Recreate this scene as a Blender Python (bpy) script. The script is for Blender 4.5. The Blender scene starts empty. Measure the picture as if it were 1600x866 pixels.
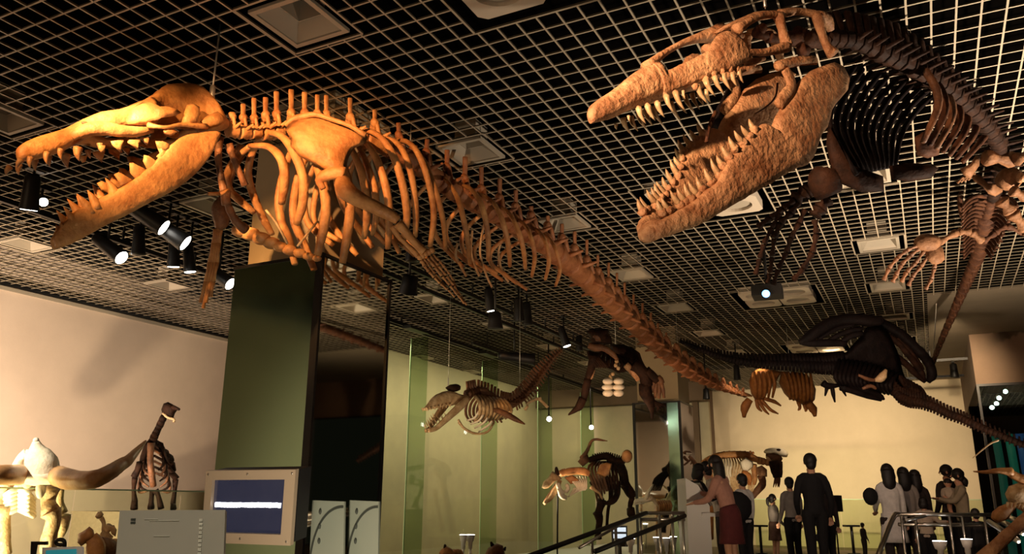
import bpy, bmesh, math, random
from mathutils import Vector as V, Matrix

# ---------------------------------------------------------------- camera, world, exposure
sc = bpy.context.scene
COL = sc.collection
rnd = random.Random(7)
FPX, PITCH, ROLL, YAW = 1272.5, .2715, .0055, -.4656
CZ = 1.6                       # camera height above the lower floor
CEIL = CZ + 3.0
UP = .6                        # upper deck height

def ray(u, v):
    a = (u-800)/FPX; b = (433-v)/FPX
    c, s = math.cos(ROLL), math.sin(ROLL); a, b = c*a-s*b, s*a+c*b
    x, y, z = a, math.cos(PITCH)-b*math.sin(PITCH), math.sin(PITCH)+b*math.cos(PITCH)
    c, s = math.cos(-YAW), math.sin(-YAW)
    return V((c*x-s*y, s*x+c*y, z))
ORG = V((0, 0, CZ))
def W(u, v, d): return ORG + ray(u, v)*d               # a point seen at (u, v), d metres deep
def WZ(u, v, z): r = ray(u, v); return ORG + r*((z-CZ)/r.z)
def WX(u, v, x): r = ray(u, v); return ORG + r*(x/r.x)
def WY(u, v, y): r = ray(u, v); return ORG + r*(y/r.y)

cam = bpy.data.cameras.new('camera'); camo = bpy.data.objects.new('camera', cam); COL.objects.link(camo)
cam.sensor_width = 36; cam.lens = FPX/1600*36; cam.clip_start = .05; cam.clip_end = 200
fw = V((math.sin(YAW)*1.0, math.cos(YAW), 0))          # level heading
fw = V((-math.sin(-YAW), math.cos(-YAW), 0))
right = V((math.cos(-YAW), math.sin(-YAW), 0))
d = fw*math.cos(PITCH) + V((0, 0, 1))*math.sin(PITCH)
u0 = -fw*math.sin(PITCH) + V((0, 0, 1))*math.cos(PITCH)
c, s = math.cos(ROLL), math.sin(ROLL)
# ray(): a' = c a - s b, b' = s a + c b
rx = right*c + u0*s
ux = -right*s + u0*c
m = Matrix((rx, ux, -d)).transposed().to_4x4(); m.translation = ORG
camo.matrix_world = m
sc.camera = camo

wd = bpy.data.worlds.new('hall'); sc.world = wd; wd.use_nodes = True
wd.node_tree.nodes['Background'].inputs[0].default_value = (1, .78, .55, 1)
wd.node_tree.nodes['Background'].inputs[1].default_value = .012
sc.view_settings.view_transform = 'Standard'; sc.view_settings.look = 'None'
sc.view_settings.gamma = 1; sc.view_settings.exposure = 0; sc.view_settings.use_curve_mapping = False

WARM = (1, .66, .36)
def spot(loc, at, power, col=WARM, ang=50, blend=.5, r=.04, name='lamp_beam'):
    L = bpy.data.lights.new(name, 'SPOT'); L.energy = power; L.color = col
    L.spot_size = math.radians(ang); L.spot_blend = blend; L.shadow_soft_size = r
    o = bpy.data.objects.new(name, L); COL.objects.link(o); o.location = loc
    o.rotation_euler = (V(at)-V(loc)).to_track_quat('-Z', 'Y').to_euler()
    return o
def area(loc, at, power, col, sx, sy, name='ceiling_glow'):
    L = bpy.data.lights.new(name, 'AREA'); L.energy = power; L.color = col; L.shape = 'RECTANGLE'; L.size = sx; L.size_y = sy
    o = bpy.data.objects.new(name, L); COL.objects.link(o); o.location = loc
    o.rotation_euler = (V(at)-V(loc)).to_track_quat('-Z', 'Y').to_euler()
    return o
# key spots on the near skeletons (ceiling lamps near the photographer), low spots and an added fill
spot((-3.4, .3, CZ+2.5), W(190, 235, 4.8), 1300, (1, .50, .17), 24, .9, .04)
spot((-3.3, .5, CZ+2.6), W(185, 195, 4.7), 2600, (1, .62, .30), 11, .9, .04)
spot((-2.4, .3, CZ+1.9), W(475, 235, 5.6), 2300, (1, .48, .18), 20, .9, .04)
spot((-1.9, .1, CZ+2.0), W(1070, 190, 4.2), 1500, (1, .60, .36), 28, .9, .04)
spot((-1.7, .2, CZ+2.2), W(1020, 130, 3.9), 700, (1, .68, .40), 12, .9, .04)
spot((-2.2, 3.2, .5), W(860, 420, 9), 170, (1, .36, .12), 30, .9, .05)
spot((-4.3, 9.0, CZ-.5), W(960, 600, 13), 260, (1, .55, .30), 50, .8, .06)
spot((-5.9, 4.0, CZ-.9), W(700, 640, 9.0), 420, (1, .72, .42), 26, .8, .05)  # low fill, added to brighten the small toothed whale
# ceiling and wall washes from floor uplighters, ceiling spots and added fill lamps
spot((2.6, 7.0, .3), (1.4, 7.2, CEIL), 3200, (1, .84, .66), 100, 1, .06)
spot((-1.0, 7.5, .8), (-2, 11, CEIL), 300, (1, .76, .50), 120, 1, .08)
spot((-8.5, 4.6, .3), (-9.4, 8.5, CEIL), 800, (1, .78, .52), 110, 1, .10)
spot((-2.0, 2.0, .2), (-2.2, 4.6, CEIL), 200, (1, .82, .60), 110, 1, .10)
spot((-9.6, 3.5, 1.0), (-11.5, 6.5, 2.2), 2100, (1, .80, .62), 140, 1, .10)
area((-8.1, 15, CZ+2.75), (-9.4, 15, 1.0), 170, (1, .86, .55), 10, .12, 'showcase_strip')  # strip fill added inside the showcase to brighten its wall
spot((-2.6, 20.2, UP+.2), (-2.9, 22.6, 3.0), 160, (1, .80, .52), 110, 1, .05)
spot((-1.4, 16.5, CEIL-.2), (-2.0, 22.6, 2.4), 1400, (1, .78, .50), 75, 1, .10)
spot((.6, 14.5, CEIL-.2), (0.0, 22.6, 2.4), 800, (1, .76, .48), 60, 1, .10)
spot((-5.5, 15, CEIL-.2), (-6.6, 21, 2.2), 500, (1, .82, .55), 70, 1, .10)
spot((-6.4, 11.5, .8), W(890, 755, 12.2), 600, (1, .78, .50), 18, .8, .05)
spot((-2.6, 4.6, .5), W(690, 640, 8.8), 260, (1, .78, .50), 16, .9, .05)  # second added fill, for the small whale's dark skull
spot((-2.4, 14.8, .8), W(1140, 735, 17.5), 320, (1, .78, .50), 30, .9, .05)  # fill added just for the sloth skeleton
spot((1.0, 10.5, .9), (1.2, 10.8, CEIL), 700, (1, .80, .58), 110, 1, .08)
spot((-5.0, -2.0, CZ+2.4), (-7.0, -5, 2.0), 1500, (1, .84, .62), 120, 1, .1)  # added lamp on the unseen wall that the green glass reflects
spot((-1.5, 1.0, CZ+2), W(150, 845, 6.2), 200, (1, .70, .42), 16, .9, .05)  # fill added for the little skeletons at the lower left
spot((-.6, 8.4, CZ+2.6), W(1345, 800, 12.8), 220, (1, .74, .60), 60, .9, .08)  # soft front fill added for the visitors
spot((-2.2, 14.0, CZ+2.6), (-4.1, 15.9, 2.4), 120, (1, .80, .56), 50, 1, .08)  # fill added to lift the cream side of the far column case
spot((.4, 1.6, CZ+2.2), W(1585, 800, 5.2), 160, (1, .68, .42), 24, .9, .05)  # fill added for the bones in the near right corner
spot((-8.3, 2.0, CZ+2.4), W(50, 740, 8.4), 1500, (1, .88, .66), 20, .8, .05)
spot((-1.2, .2, CZ+1.8), W(290, 850, 2.7), 130, (1, .84, .64), 50, 1, .1)  # fill added to brighten the front information panel


# ---------------------------------------------------------------- materials
def mat(name, col, rough=.6, metal=0, col2=None, scale=8, bump=0, bscale=30, emit=None, es=1, spec=.5, trans=0, alpha=1, ior=1.45):
    m = bpy.data.materials.new(name); m.use_nodes = True
    nt = m.node_tree; b = nt.nodes['Principled BSDF']
    b.inputs['Base Color'].default_value = (*col, 1); b.inputs['Roughness'].default_value = rough
    b.inputs['Metallic'].default_value = metal; b.inputs['Specular IOR Level'].default_value = spec
    b.inputs['Transmission Weight'].default_value = trans; b.inputs['Alpha'].default_value = alpha; b.inputs['IOR'].default_value = ior
    tc = nt.nodes.new('ShaderNodeTexCoord')
    if col2:
        n = nt.nodes.new('ShaderNodeTexNoise'); n.inputs['Scale'].default_value = scale; n.inputs['Detail'].default_value = 5
        n.inputs['Roughness'].default_value = .65
        r = nt.nodes.new('ShaderNodeValToRGB'); r.color_ramp.elements[0].color = (*col, 1); r.color_ramp.elements[1].color = (*col2, 1)
        r.color_ramp.elements[0].position = .35; r.color_ramp.elements[1].position = .68
        nt.links.new(tc.outputs['Object'], n.inputs['Vector']); nt.links.new(n.outputs['Fac'], r.inputs['Fac']); nt.links.new(r.outputs['Color'], b.inputs['Base Color'])
    if bump:
        n = nt.nodes.new('ShaderNodeTexNoise'); n.inputs['Scale'].default_value = bscale; n.inputs['Detail'].default_value = 6
        bp = nt.nodes.new('ShaderNodeBump'); bp.inputs['Strength'].default_value = bump; bp.inputs['Distance'].default_value = .02
        nt.links.new(tc.outputs['Object'], n.inputs['Vector']); nt.links.new(n.outputs['Fac'], bp.inputs['Height']); nt.links.new(bp.outputs['Normal'], b.inputs['Normal'])
    if emit:
        b.inputs['Emission Color'].default_value = (*emit, 1); b.inputs['Emission Strength'].default_value = es
    return m
M = {}
M['bone'] = mat('whale_bone', (.30, .115, .035), .55, 0, (.60, .30, .105), 7, .45, 26)
M['bone_mosa'] = mat('mosasaur_bone', (.26, .105, .04), .6, 0, (.60, .34, .17), 9, .9, 34)
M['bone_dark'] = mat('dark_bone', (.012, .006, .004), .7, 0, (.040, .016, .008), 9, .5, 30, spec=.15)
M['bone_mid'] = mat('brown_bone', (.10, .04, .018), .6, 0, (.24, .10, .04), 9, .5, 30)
M['bone_body'] = mat('mosasaur_body_bone', (.04, .015, .008), .7, 0, (.10, .038, .016), 9, .5, 30, spec=.2)  # mosasaur bone with the unlit body's shade put into the colour
M['bone_pale'] = mat('pale_bone', (.42, .25, .11), .6, 0, (.72, .52, .30), 14, .5, 40)
M['bone_white'] = mat('white_bone', (.75, .64, .48), .6, 0, (.85, .76, .62), 14, .3, 40)
M['bone_rust'] = mat('rust_bone', (.28, .09, .02), .6, 0, (.48, .18, .04), 12, .5, 30)
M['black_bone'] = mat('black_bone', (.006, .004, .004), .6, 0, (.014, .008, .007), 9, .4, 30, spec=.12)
M['tooth_brown'] = mat('brown_tooth', (.22, .09, .035), .45, 0, (.42, .22, .09), 20, .3, 40)
M['bone_tail'] = mat('red_brown_bone', (.19, .06, .018), .6, 0, (.34, .13, .045), 8, .5, 28)  # whale bone made redder and darker: the tail's dim light as colour
M['bone_pelvis'] = mat('pelvis_bone', (.12, .05, .02), .65, 0, (.28, .13, .06), 9, .5, 30, spec=.25)  # mosasaur bone darkened in colour to offset the strong uplight
M['tooth'] = mat('tooth', (.32, .19, .09), .4, 0, (.55, .38, .2), 20, .2, 40)
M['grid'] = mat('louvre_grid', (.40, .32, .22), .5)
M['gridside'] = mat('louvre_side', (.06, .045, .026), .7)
M['plenum'] = mat('plenum', (.0015, .0012, .001), .95, spec=0)
M['vent'] = mat('vent_metal', (.36, .30, .22), .5)
M['panel'] = mat('lamp_panel', (.52, .42, .31), .5)
M['black'] = mat('black_metal', (.008, .007, .007), .45)
M['blackm'] = mat('black_plastic', (.012, .012, .013), .5)
M['wallL'] = mat('cream_plaster', (.60, .47, .36), .8, 0, (.66, .52, .40), 1.2, .05, 60)
M['wallR'] = mat('sand_plaster', (.60, .49, .33), .8, 0, (.66, .54, .37), 1.5, .05, 60)
M['olive'] = mat('olive_plaster', (.42, .36, .25), .8, 0, (.50, .42, .28), 1.2)
M['brown'] = mat('brown_plaster', (.12, .075, .045), .8, 0, (.15, .095, .058), 1.5)
M['pillar'] = mat('pillar_plaster', (.40, .31, .19), .8, 0, (.44, .34, .21), 2)
M['soffit'] = mat('flat_ceiling', (.24, .19, .13), .8, 0, (.28, .22, .15), 2)
M['floor'] = mat('floor_stone', (.10, .08, .06), .35, 0, (.14, .11, .08), 3)
M['deck'] = mat('deck_carpet', (.16, .12, .07), .8, 0, (.2, .15, .09), 30)
M['steel'] = mat('brushed_steel', (.55, .52, .48), .28, 1)
M['cable'] = mat('steel_cable', (.7, .68, .62), .35, .8)
M['mirror'] = mat('dark_mirror', (.55, .54, .45), .03, 1)
M['greenglass'] = mat('green_back_glass', (.42, .66, .46), .12, 1, (.46, .70, .49), .6)
M['white'] = mat('white_laminate', (.72, .70, .70), .5)
M['lens'] = mat('lamp_lens', (1, 1, 1), .4, emit=(1, .95, .85), es=14)
M['lensw'] = mat('warm_lamp_lens', (1, 1, 1), .4, emit=(1, .86, .62), es=9)
M['blue'] = mat('projector_lens', (.2, .5, 1), .2, emit=(.15, .45, 1), es=5)
M['skin'] = mat('skin', (.50, .26, .16), .55, 0, (.56, .30, .19), 20)
M['hair'] = mat('black_hair', (.008, .006, .006), .5, 0, (.014, .01, .009), 40, .3, 120)
def glassmat(name, col, rough=.02, base=.03, top=.5, dens=None):
    """clear coloured pane: transparent, with a reflection that grows towards grazing angles on both faces."""
    m = bpy.data.materials.new(name); m.use_nodes = True; nt = m.node_tree
    for n in list(nt.nodes): nt.nodes.remove(n)
    o = nt.nodes.new('ShaderNodeOutputMaterial'); mx = nt.nodes.new('ShaderNodeMixShader')
    t = nt.nodes.new('ShaderNodeBsdfTransparent'); g = nt.nodes.new('ShaderNodeBsdfGlossy'); lw = nt.nodes.new('ShaderNodeLayerWeight')
    pw = nt.nodes.new('ShaderNodeMath'); pw.operation = 'POWER'; pw.inputs[1].default_value = 5
    ma = nt.nodes.new('ShaderNodeMath'); ma.operation = 'MULTIPLY_ADD'; ma.inputs[1].default_value = top; ma.inputs[2].default_value = base
    t.inputs[0].default_value = (*col, 1); g.inputs['Roughness'].default_value = rough
    nt.links.new(lw.outputs['Facing'], pw.inputs[0]); nt.links.new(pw.outputs[0], ma.inputs[0]); nt.links.new(ma.outputs[0], mx.inputs[0])
    nt.links.new(t.outputs[0], mx.inputs[1]); nt.links.new(g.outputs[0], mx.inputs[2]); nt.links.new(mx.outputs[0], o.inputs[0])
    return m
M['glass'] = glassmat('clear_glass', (.93, .97, .90))
M['fin'] = glassmat('green_fin_glass', (.70, .80, .66))
M['barrier'] = glassmat('green_barrier_glass', (.88, .93, .82))
M['edge'] = mat('glass_edge', (.45, .62, .40), .2, emit=None)

# ---------------------------------------------------------------- geometry helpers
def worg(o):
    p = V((0, 0, 0))
    while o is not None: p = p + o.location; o = o.parent
    return p
def cr(pts, k):
    """Catmull-Rom through tuples of equal length."""
    if k <= 1 or len(pts) < 3: return [tuple(p) for p in pts]
    P = [tuple(2*a-b for a, b in zip(pts[0], pts[1]))] + [tuple(p) for p in pts] + [tuple(2*a-b for a, b in zip(pts[-1], pts[-2]))]
    out = []
    for i in range(1, len(P)-2):
        for j in range(k):
            t = j/k; t2 = t*t; t3 = t2*t
            out.append(tuple(.5*(2*b+(-a+c)*t+(2*a-5*b+4*c-d)*t2+(-a+3*b-3*c+d)*t3) for a, b, c, d in zip(P[i-1], P[i], P[i+1], P[i+2])))
    out.append(tuple(P[-2])); return out
class G:
    def __init__(s): s.v = []; s.f = []
    def ring(s, pts): i = len(s.v); s.v += [V(p) for p in pts]; return list(range(i, i+len(pts)))
    def skin(s, rings, cap=True, closed=True):
        for a, b in zip(rings, rings[1:]):
            n = len(a)
            for k in range(n if closed else n-1): s.f.append((a[k], a[(k+1) % n], b[(k+1) % n], b[k]))
        if cap:
            s.f.append(tuple(reversed(rings[0]))); s.f.append(tuple(rings[-1]))
        return s
    def tube(s, pts, rad, n=8, k=3, ref=None, flat=1.0, rough=0, seed=None):
        """swept tube; rad = number or list; flat squeezes the section along ref."""
        pts = [V(p) for p in pts]
        if not isinstance(rad, (list, tuple)): rad = [rad]*len(pts)
        q = cr([(*p, r) for p, r in zip(pts, rad)], k)
        P = [V(a[:3]) for a in q]; R = [max(a[3], .0005) for a in q]
        u = None; rings = []
        for i, p in enumerate(P):
            t = (P[min(i+1, len(P)-1)]-P[max(i-1, 0)])
            if t.length < 1e-9: t = V((0, 0, 1))
            t.normalize()
            if ref is not None: u = V(ref); u = u - t*u.dot(t)
            elif u is None: u = t.cross(V((0, 0, 1)) if abs(t.z) < .9 else V((1, 0, 0)))
            else: u = u - t*u.dot(t)
            if u.length < 1e-6: u = t.orthogonal()
            u.normalize(); w = t.cross(u)
            rr = R[i]*(1+(rnd.uniform(-rough, rough) if rough else 0))
            rings.append(s.ring([p + u*math.cos(2*math.pi*j/n)*rr*flat + w*math.sin(2*math.pi*j/n)*rr for j in range(n)]))
        return s.skin(rings)
    def loft(s, secs, n=14, k=4, rough=0):
        """secs: (centre, up half-vector, side half-vector, power) - rounded cross sections."""
        q = cr([(*V(c), *V(u), *V(w), e) for c, u, w, e in secs], k)
        rings = []
        for a in q:
            c, u, w, e = V(a[:3]), V(a[3:6]), V(a[6:9]), a[9]
            r = []
            for j in range(n):
                t = 2*math.pi*j/n; cs, sn = math.cos(t), math.sin(t)
                f = 1+(rnd.uniform(-rough, rough) if rough else 0)
                r.append(c + w*math.copysign(abs(cs)**(2/e), cs)*f + u*math.copysign(abs(sn)**(2/e), sn)*f)
            rings.append(s.ring(r))
        return s.skin(rings)
    def box(s, c, x, y, z):
        c, x, y, z = V(c), V(x), V(y), V(z)
        i = len(s.v)
        for a in (-1, 1):
            for b in (-1, 1):
                for e in (-1, 1): s.v.append(c + x*a*.5 + y*b*.5 + z*e*.5)
        s.f += [tuple(i+k for k in q) for q in ((0, 1, 3, 2), (4, 6, 7, 5), (0, 4, 5, 1), (2, 3, 7, 6), (0, 2, 6, 4), (1, 5, 7, 3))]
        return s
    def abox(s, x0, x1, y0, y1, z0, z1):
        return s.box(((x0+x1)/2, (y0+y1)/2, (z0+z1)/2), (x1-x0, 0, 0), (0, y1-y0, 0), (0, 0, z1-z0))
    def ell(s, c, a, b=None, e=None, n=10, m=7, rough=0):
        c = V(c)
        if b is None: r = a; a, b, e = V((r, 0, 0)), V((0, r, 0)), V((0, 0, r))
        a, b, e = V(a), V(b), V(e)
        rings = []
        for i in range(1, m):
            t = math.pi*i/m
            rings.append(s.ring([c + (a*math.cos(2*math.pi*j/n) + b*math.sin(2*math.pi*j/n))*math.sin(t)*(1+rnd.uniform(-rough, rough)) + e*math.cos(t) for j in range(n)]))
        s.skin(rings, cap=False)
        p, q = len(s.v), len(s.v)+1; s.v += [c+e, c-e]
        for j in range(n):
            s.f.append((p, rings[0][(j+1) % n], rings[0][j])); s.f.append((q, rings[-1][j], rings[-1][(j+1) % n]))
        return s
    def cone(s, a, b, r, n=6, bend=None, r2=.002):
        a, b = V(a), V(b); m = (a+b)/2 + (V(bend) if bend is not None else V((0, 0, 0)))
        return s.tube([a, m, b], [r, r*.72, r2], n, 2)
    def plate(s, poly, nrm, th, dome=0, rings=4, sharp=False):
        """lens-like plate from a star-shaped 3-D outline; nrm = side direction, th thickness."""
        poly = [V(p) for p in poly]; nrm = V(nrm).normalized(); n = len(poly)
        c = sum(poly, V((0, 0, 0)))/n
        for sg in (1, -1):
            R = []
            for i in range(rings):
                t = 1-i/rings
                h = (1-t**3)**.5 if i else 0
                off = nrm*(th/2*(h if not sharp else (1 if i else 0))*sg + dome*(1-t*t))
                if i == 0: off = nrm*0
                R.append(s.ring([c + (p-c)*(t if i else 1) + off for p in poly]))
            if sg < 0: R = [list(reversed(r)) for r in R]
            s.skin(R, cap=False)
            k = len(s.v); s.v.append(c + nrm*(th/2*sg + dome))
            for j in range(n): s.f.append((R[-1][j], R[-1][(j+1) % n], k))
        return s
    def prism(s, poly, ext):
        a = s.ring(poly); b = s.ring([V(p)+V(ext) for p in poly]); return s.skin([a, b])
    def add(s, o):
        i = len(s.v); s.v += o.v; s.f += [tuple(a+i for a in f) for f in o.f]; return s
    def build(s, name, m, parent=None, smooth=True, merge=True):
        me = bpy.data.meshes.new(name); o = bpy.data.objects.new(name, me); COL.objects.link(o)
        off = worg(parent)
        if parent is None and s.v:
            off = V((sum(p.x for p in s.v)/len(s.v), sum(p.y for p in s.v)/len(s.v), min(p.z for p in s.v)))
            o.location = off
        me.from_pydata([p-off for p in s.v], [], s.f)
        bm = bmesh.new(); bm.from_mesh(me)
        if merge: bmesh.ops.remove_doubles(bm, verts=bm.verts, dist=1e-5)
        bmesh.ops.recalc_face_normals(bm, faces=bm.faces); bm.to_mesh(me); bm.free()
        if smooth:
            for p in me.polygons: p.use_smooth = True
        me.materials.append(M[m] if isinstance(m, str) else m)
        if parent is not None: o.parent = parent
        return o
def tag(o, label, cat, group=None, kind=None):
    if label: o['label'] = label
    if cat: o['category'] = cat
    if group: o['group'] = group
    if kind: o['kind'] = kind
    return o
def thing(name, label, cat, loc, group=None):
    o = bpy.data.objects.new(name, None); COL.objects.link(o); o.location = loc; o.empty_display_size = .1
    return tag(o, label, cat, group)
def struct(name, g, m, smooth=False): return tag(g.build(name, m, None, smooth), None, None, kind='structure')

# ---------------------------------------------------------------- the room
XL, XG, YR = -11.55, -7.65, 22.6
struct('wall_front', G().abox(-13, 6, -5.15, -5, 0, 5.2), 'wallL')  # unseen wall behind the camera, added for the green glass to reflect
g = G().abox(-13, 6, -5.15, 26, -.1, 0); struct('floor', g, 'floor')
g = G().abox(-7.6, 6, 9.5, 26, .001, UP); o = struct('floor_upper', g, 'deck'); 
g = G().abox(XL-.15, XL, -5, 26, 0, 5.2); struct('wall_left', g, 'wallL')
g = G().abox(XL, XL+.03, -3, 24, CEIL-.10, CEIL-.045); struct('trim_1', g, 'vent')
g = G().abox(-5.3, 1.1, YR, YR+.15, 0, 5.2); struct('wall_back', g, 'wallR')
struct('wall_showcase', G().abox(-9.72, -9.6, WX(440, 600, -9.6).y, 20.9, 0, CEIL+.02), 'olive')
g = G().abox(XL, -4.9, 21.0, 21.15, 0, CZ+2.55); struct('wall_back_left', g, 'olive')
g = G().abox(XL, -4.9, 20.6, 20.9, CZ+2.55, 5.2); struct('wall_soffit', g, 'brown')
g = G().abox(-5.3, -5.15, 20.9, YR, 0, 5.2); struct('wall_return', g, 'brown')
# right-hand dark showcase: brown bulkhead over glass
g = G().abox(.9, 6, 16.7, 17.1, CZ+2.1, 5.0); struct('wall_bulkhead', g, 'brown')
g = G().abox(.9, 1.06, 17.1, YR+.1, CZ+2.1, 5.0); struct('wall_bulkhead_side', g, 'brown')
g = G().abox(.9, 6, 20.5, 20.6, UP, CZ+2.1); struct('wall_right', g, 'plenum')
# pillars that reach the ceiling
for k, (x0, y0) in enumerate(((-4.99, 4.93), (-4.99, 15.45))):
    struct('wall_pillar_%d' % (k+1), G().abox(x0, x0+.82, y0, y0+.80, 0, CEIL+.4), 'pillar')

# ---- ceiling: plenum, solid part, egg-crate louvre with real openings
g = G().abox(-12.5, 6, -5, 26, CEIL+1.3, CEIL+1.35); struct('ceiling_plenum', g, 'plenum')
g = G().abox(.25, 6, 13.2, 26, CEIL, CEIL+.03); struct('ceiling_solid', g, 'soffit')
SX, SY, PX, PY = .1414, .1514, .37*.1414, .42*.1514
vents = []      # x0,x1,y0,y1,kind
for x0 in (-9.76, -6.68, -3.55, -.47):
    for y0, y1 in ((1.1, 1.55), (3.3, 3.76), (5.56, 6.02), (7.69, 8.14), (10.0, 10.5), (12.15, 12.65), (14.35, 14.8), (16.5, 16.95)):
        if x0 < -9 and y0 < 2: continue
        if x0 == -6.68 and y0 > 6.5 and y0 < 7.7+.1: pass
        vents.append((x0, x0+.45, y0, y1, 'vent'))
panels = [(-2.27, -1.25, 3.0, 4.05), (-2.27, -1.25, 7.38, 8.44), (-2.27, -1.25, 11.9, 12.95), (-2.27, -1.25, 16.4, 17.5), (-9.0, -8.0, 7.4, 8.4)]
vents = [h for h in vents if not (h[0] > -1 and h[2] < 7)]
holes = [(a-.06, b+.06, c-.06, d+.06) for a, b, c, d, _ in vents] + [(a-.10, b+.10, c-.10, d+.10) for a, b, c, d in panels[:4]]
holes.append((.25, 7, 13.2, 27))
g = G()
def segs(lo, hi, cuts):
    out = [(lo, hi)]
    for a, b in cuts:
        nx = []
        for p, q in out:
            if b <= p or a >= q: nx.append((p, q)); continue
            if a > p: nx.append((p, a))
            if b < q: nx.append((b, q))
        out = nx
    return out
BW, BH = .0125, .013
n0, n1 = int(-12/SX), int(5.5/SX)
for i in range(n0, n1):
    x = i*SX+PX
    if x < XL+.05: continue
    for a, b in segs(.6, 22.5, [(h[2], h[3]) for h in holes if h[0] < x < h[1]]): g.abox(x-BW/2, x+BW/2, a, b, CEIL, CEIL+BH)
for j in range(int(.6/SY), int(22.5/SY)):
    y = j*SY+PY
    for a, b in segs(XL+.04, 5.5, [(h[0], h[1]) for h in holes if h[2] < y < h[3]]): g.abox(a, b, y-BW/2, y+BW/2, CEIL+.0004, CEIL+BH-.0004)
for h in holes[:-1]:
    for a, b, c_, d_ in ((h[0], h[1], h[2]-.008, h[2]+.008), (h[0], h[1], h[3]-.008, h[3]+.008), (h[0]-.008, h[0]+.008, h[2], h[3]), (h[1]-.008, h[1]+.008, h[2], h[3])):
        g.abox(a, b, c_, d_, CEIL-.001, CEIL+BH)
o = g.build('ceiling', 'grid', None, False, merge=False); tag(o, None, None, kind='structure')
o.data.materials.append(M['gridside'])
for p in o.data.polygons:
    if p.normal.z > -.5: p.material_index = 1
o = struct('ceiling_beam', G().abox(XL, XL+.04, -1, 22, CEIL-.03, CEIL+.06), 'black')

def frame(g, x0, x1, y0, y1, z0, z1, w):
    g.abox(x0, x1, y0, y0+w, z0, z1); g.abox(x0, x1, y1-w, y1, z0, z1)
    g.abox(x0, x0+w, y0+w, y1-w, z0, z1); g.abox(x1-w, x1, y0+w, y1-w, z0, z1)
def where(x, y):
    row = 'far left' if x < -9 else 'left' if x < -6 else 'middle' if x < -3 else 'right'
    return row
ORD = {1.1: 'very nearest', 3.3: 'nearest', 5.56: 'second', 7.69: 'third', 10.0: 'fourth', 12.15: 'fifth', 14.35: 'sixth', 16.5: 'farthest'}
for x0, x1, y0, y1, _ in vents:
    if x0 > -1 and y0 < 7: continue
    t = thing('ceiling_vent', 'square recessed vent in the grid ceiling, %s one of the %s row' % (ORD[y0], where(x0, y0)), 'air vent', ((x0+x1)/2, (y0+y1)/2, CEIL), 'air vents in the grid ceiling')
    g = G(); frame(g, x0, x1, y0, y1, CEIL-.004, CEIL+.02, .035); g.build('frame', 'vent', t, False)
    g = G(); cx, cy = (x0+x1)/2, (y0+y1)/2; h = (x1-x0)/2-.036
    rg = []
    for s_, z in ((h, CEIL+.004), (h*.60, CEIL+.12), (h*.60, CEIL+.10), (h*.56, CEIL+.10), (h*.56, CEIL+.26)):
        rg.append(g.ring([(cx-s_, cy-s_, z), (cx+s_, cy-s_, z), (cx+s_, cy+s_, z), (cx-s_, cy+s_, z)]))
    g.skin(rg, cap=False); g.build('funnel', 'vent', t, False)
for k, (x0, x1, y0, y1) in enumerate(panels[:4]):
    t = thing('ceiling_lamp_panel', ['cream square lamp panel at the top edge above the snouts', 'cream square lamp panel behind the open lower jaw', 'cream lamp panel in black slots beside the projector', 'cream lamp panel far back above the black reptile skeleton'][k], 'ceiling lamp', ((x0+x1)/2, (y0+y1)/2, CEIL), 'square lamp panels in the grid ceiling')
    for a in range(2):
        for b in range(2):
            w, l = (x1-x0)/2, (y1-y0)/2
            ax, ay = x0+a*w, y0+b*l
            g = G(); N = 28; cx, cy = ax+w/2, ay+l/2; R = .17; out = []; inn = []
            for j in range(N):
                th = 2*math.pi*j/N; c_, s_ = math.cos(th), math.sin(th); m_ = max(abs(c_), abs(s_))
                out.append((cx+c_/m_*(w/2-.012), cy+s_/m_*(l/2-.012), CEIL+.0)); inn.append((cx+c_*R, cy+s_*R, CEIL+.0))
            up1 = [(p[0], p[1], CEIL+.1) for p in inn]; o1 = [(p[0], p[1], CEIL+.1) for p in out]
            g.skin([g.ring(o1), g.ring(out), g.ring(inn), g.ring(up1)], cap=False)
            pn = g.build('panel', 'panel', t, False)
            G().tube([(cx, cy, CEIL+.03), (cx, cy, CEIL+.06), (cx, cy, CEIL+.065)], [R*.93, R*.93, R*.5], 24, 1).build('lens', 'vent', pn, False)

# ---------------------------------------------------------------- mirrored column cases
def column_case(x0, y0, front, side, label, glow=False):
    w = .93; x1, y1 = x0+w, y0+w; zt = CZ+1.9
    t = thing('column_case', label, 'display column', (x0+w/2, y0+w/2, 0), 'square cases around the pillars')
    G().abox(x0, x1, y0, y0+.02, .0, zt-.02).build('front_panel', front, t, False)
    G().abox(x1-.02, x1, y0+.02, y1, .0, zt-.02).build('side_panel', side, t, False)
    G().abox(x0, x0+.02, y0+.02, y1, .0, zt-.02).build('side_panel', 'blackm', t, False)
    G().abox(x0+.02, x1-.02, y1-.02, y1, .0, zt-.02).build('back_panel', 'blackm', t, False)
    g = G()
    for a, b, c_, d_ in ((x0-.01, x1+.01, y0-.01, y0+.02), (x0-.01, x1+.01, y1-.02, y1+.01), (x0-.01, x0+.02, y0+.02, y1-.02), (x1-.02, x1+.012, y0+.02, y1-.02)): g.abox(a, b, c_, d_, zt-.025, zt)
    g.build('top_rim', 'black', t, False)
    return t, x1, y1, zt
t, x1, y1, zt = column_case(-5.02, 4.82, 'greenglass', 'mirror', 'tall square column case in the foreground with green glass face and dark mirror side')
G().abox(x1-.055, x1+.012, 4.805, 4.83, 0, zt).build('corner_post', 'black', t, False)
G().abox(x1-.001, x1+.012, 5.715, 5.745, 0, zt).build('corner_post', 'black', t, False)
t, x1, y1, zt = column_case(-5.04, 15.3, 'mirror', 'wallL', 'square mirrored column case with a cream side, far behind the railings')
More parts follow.
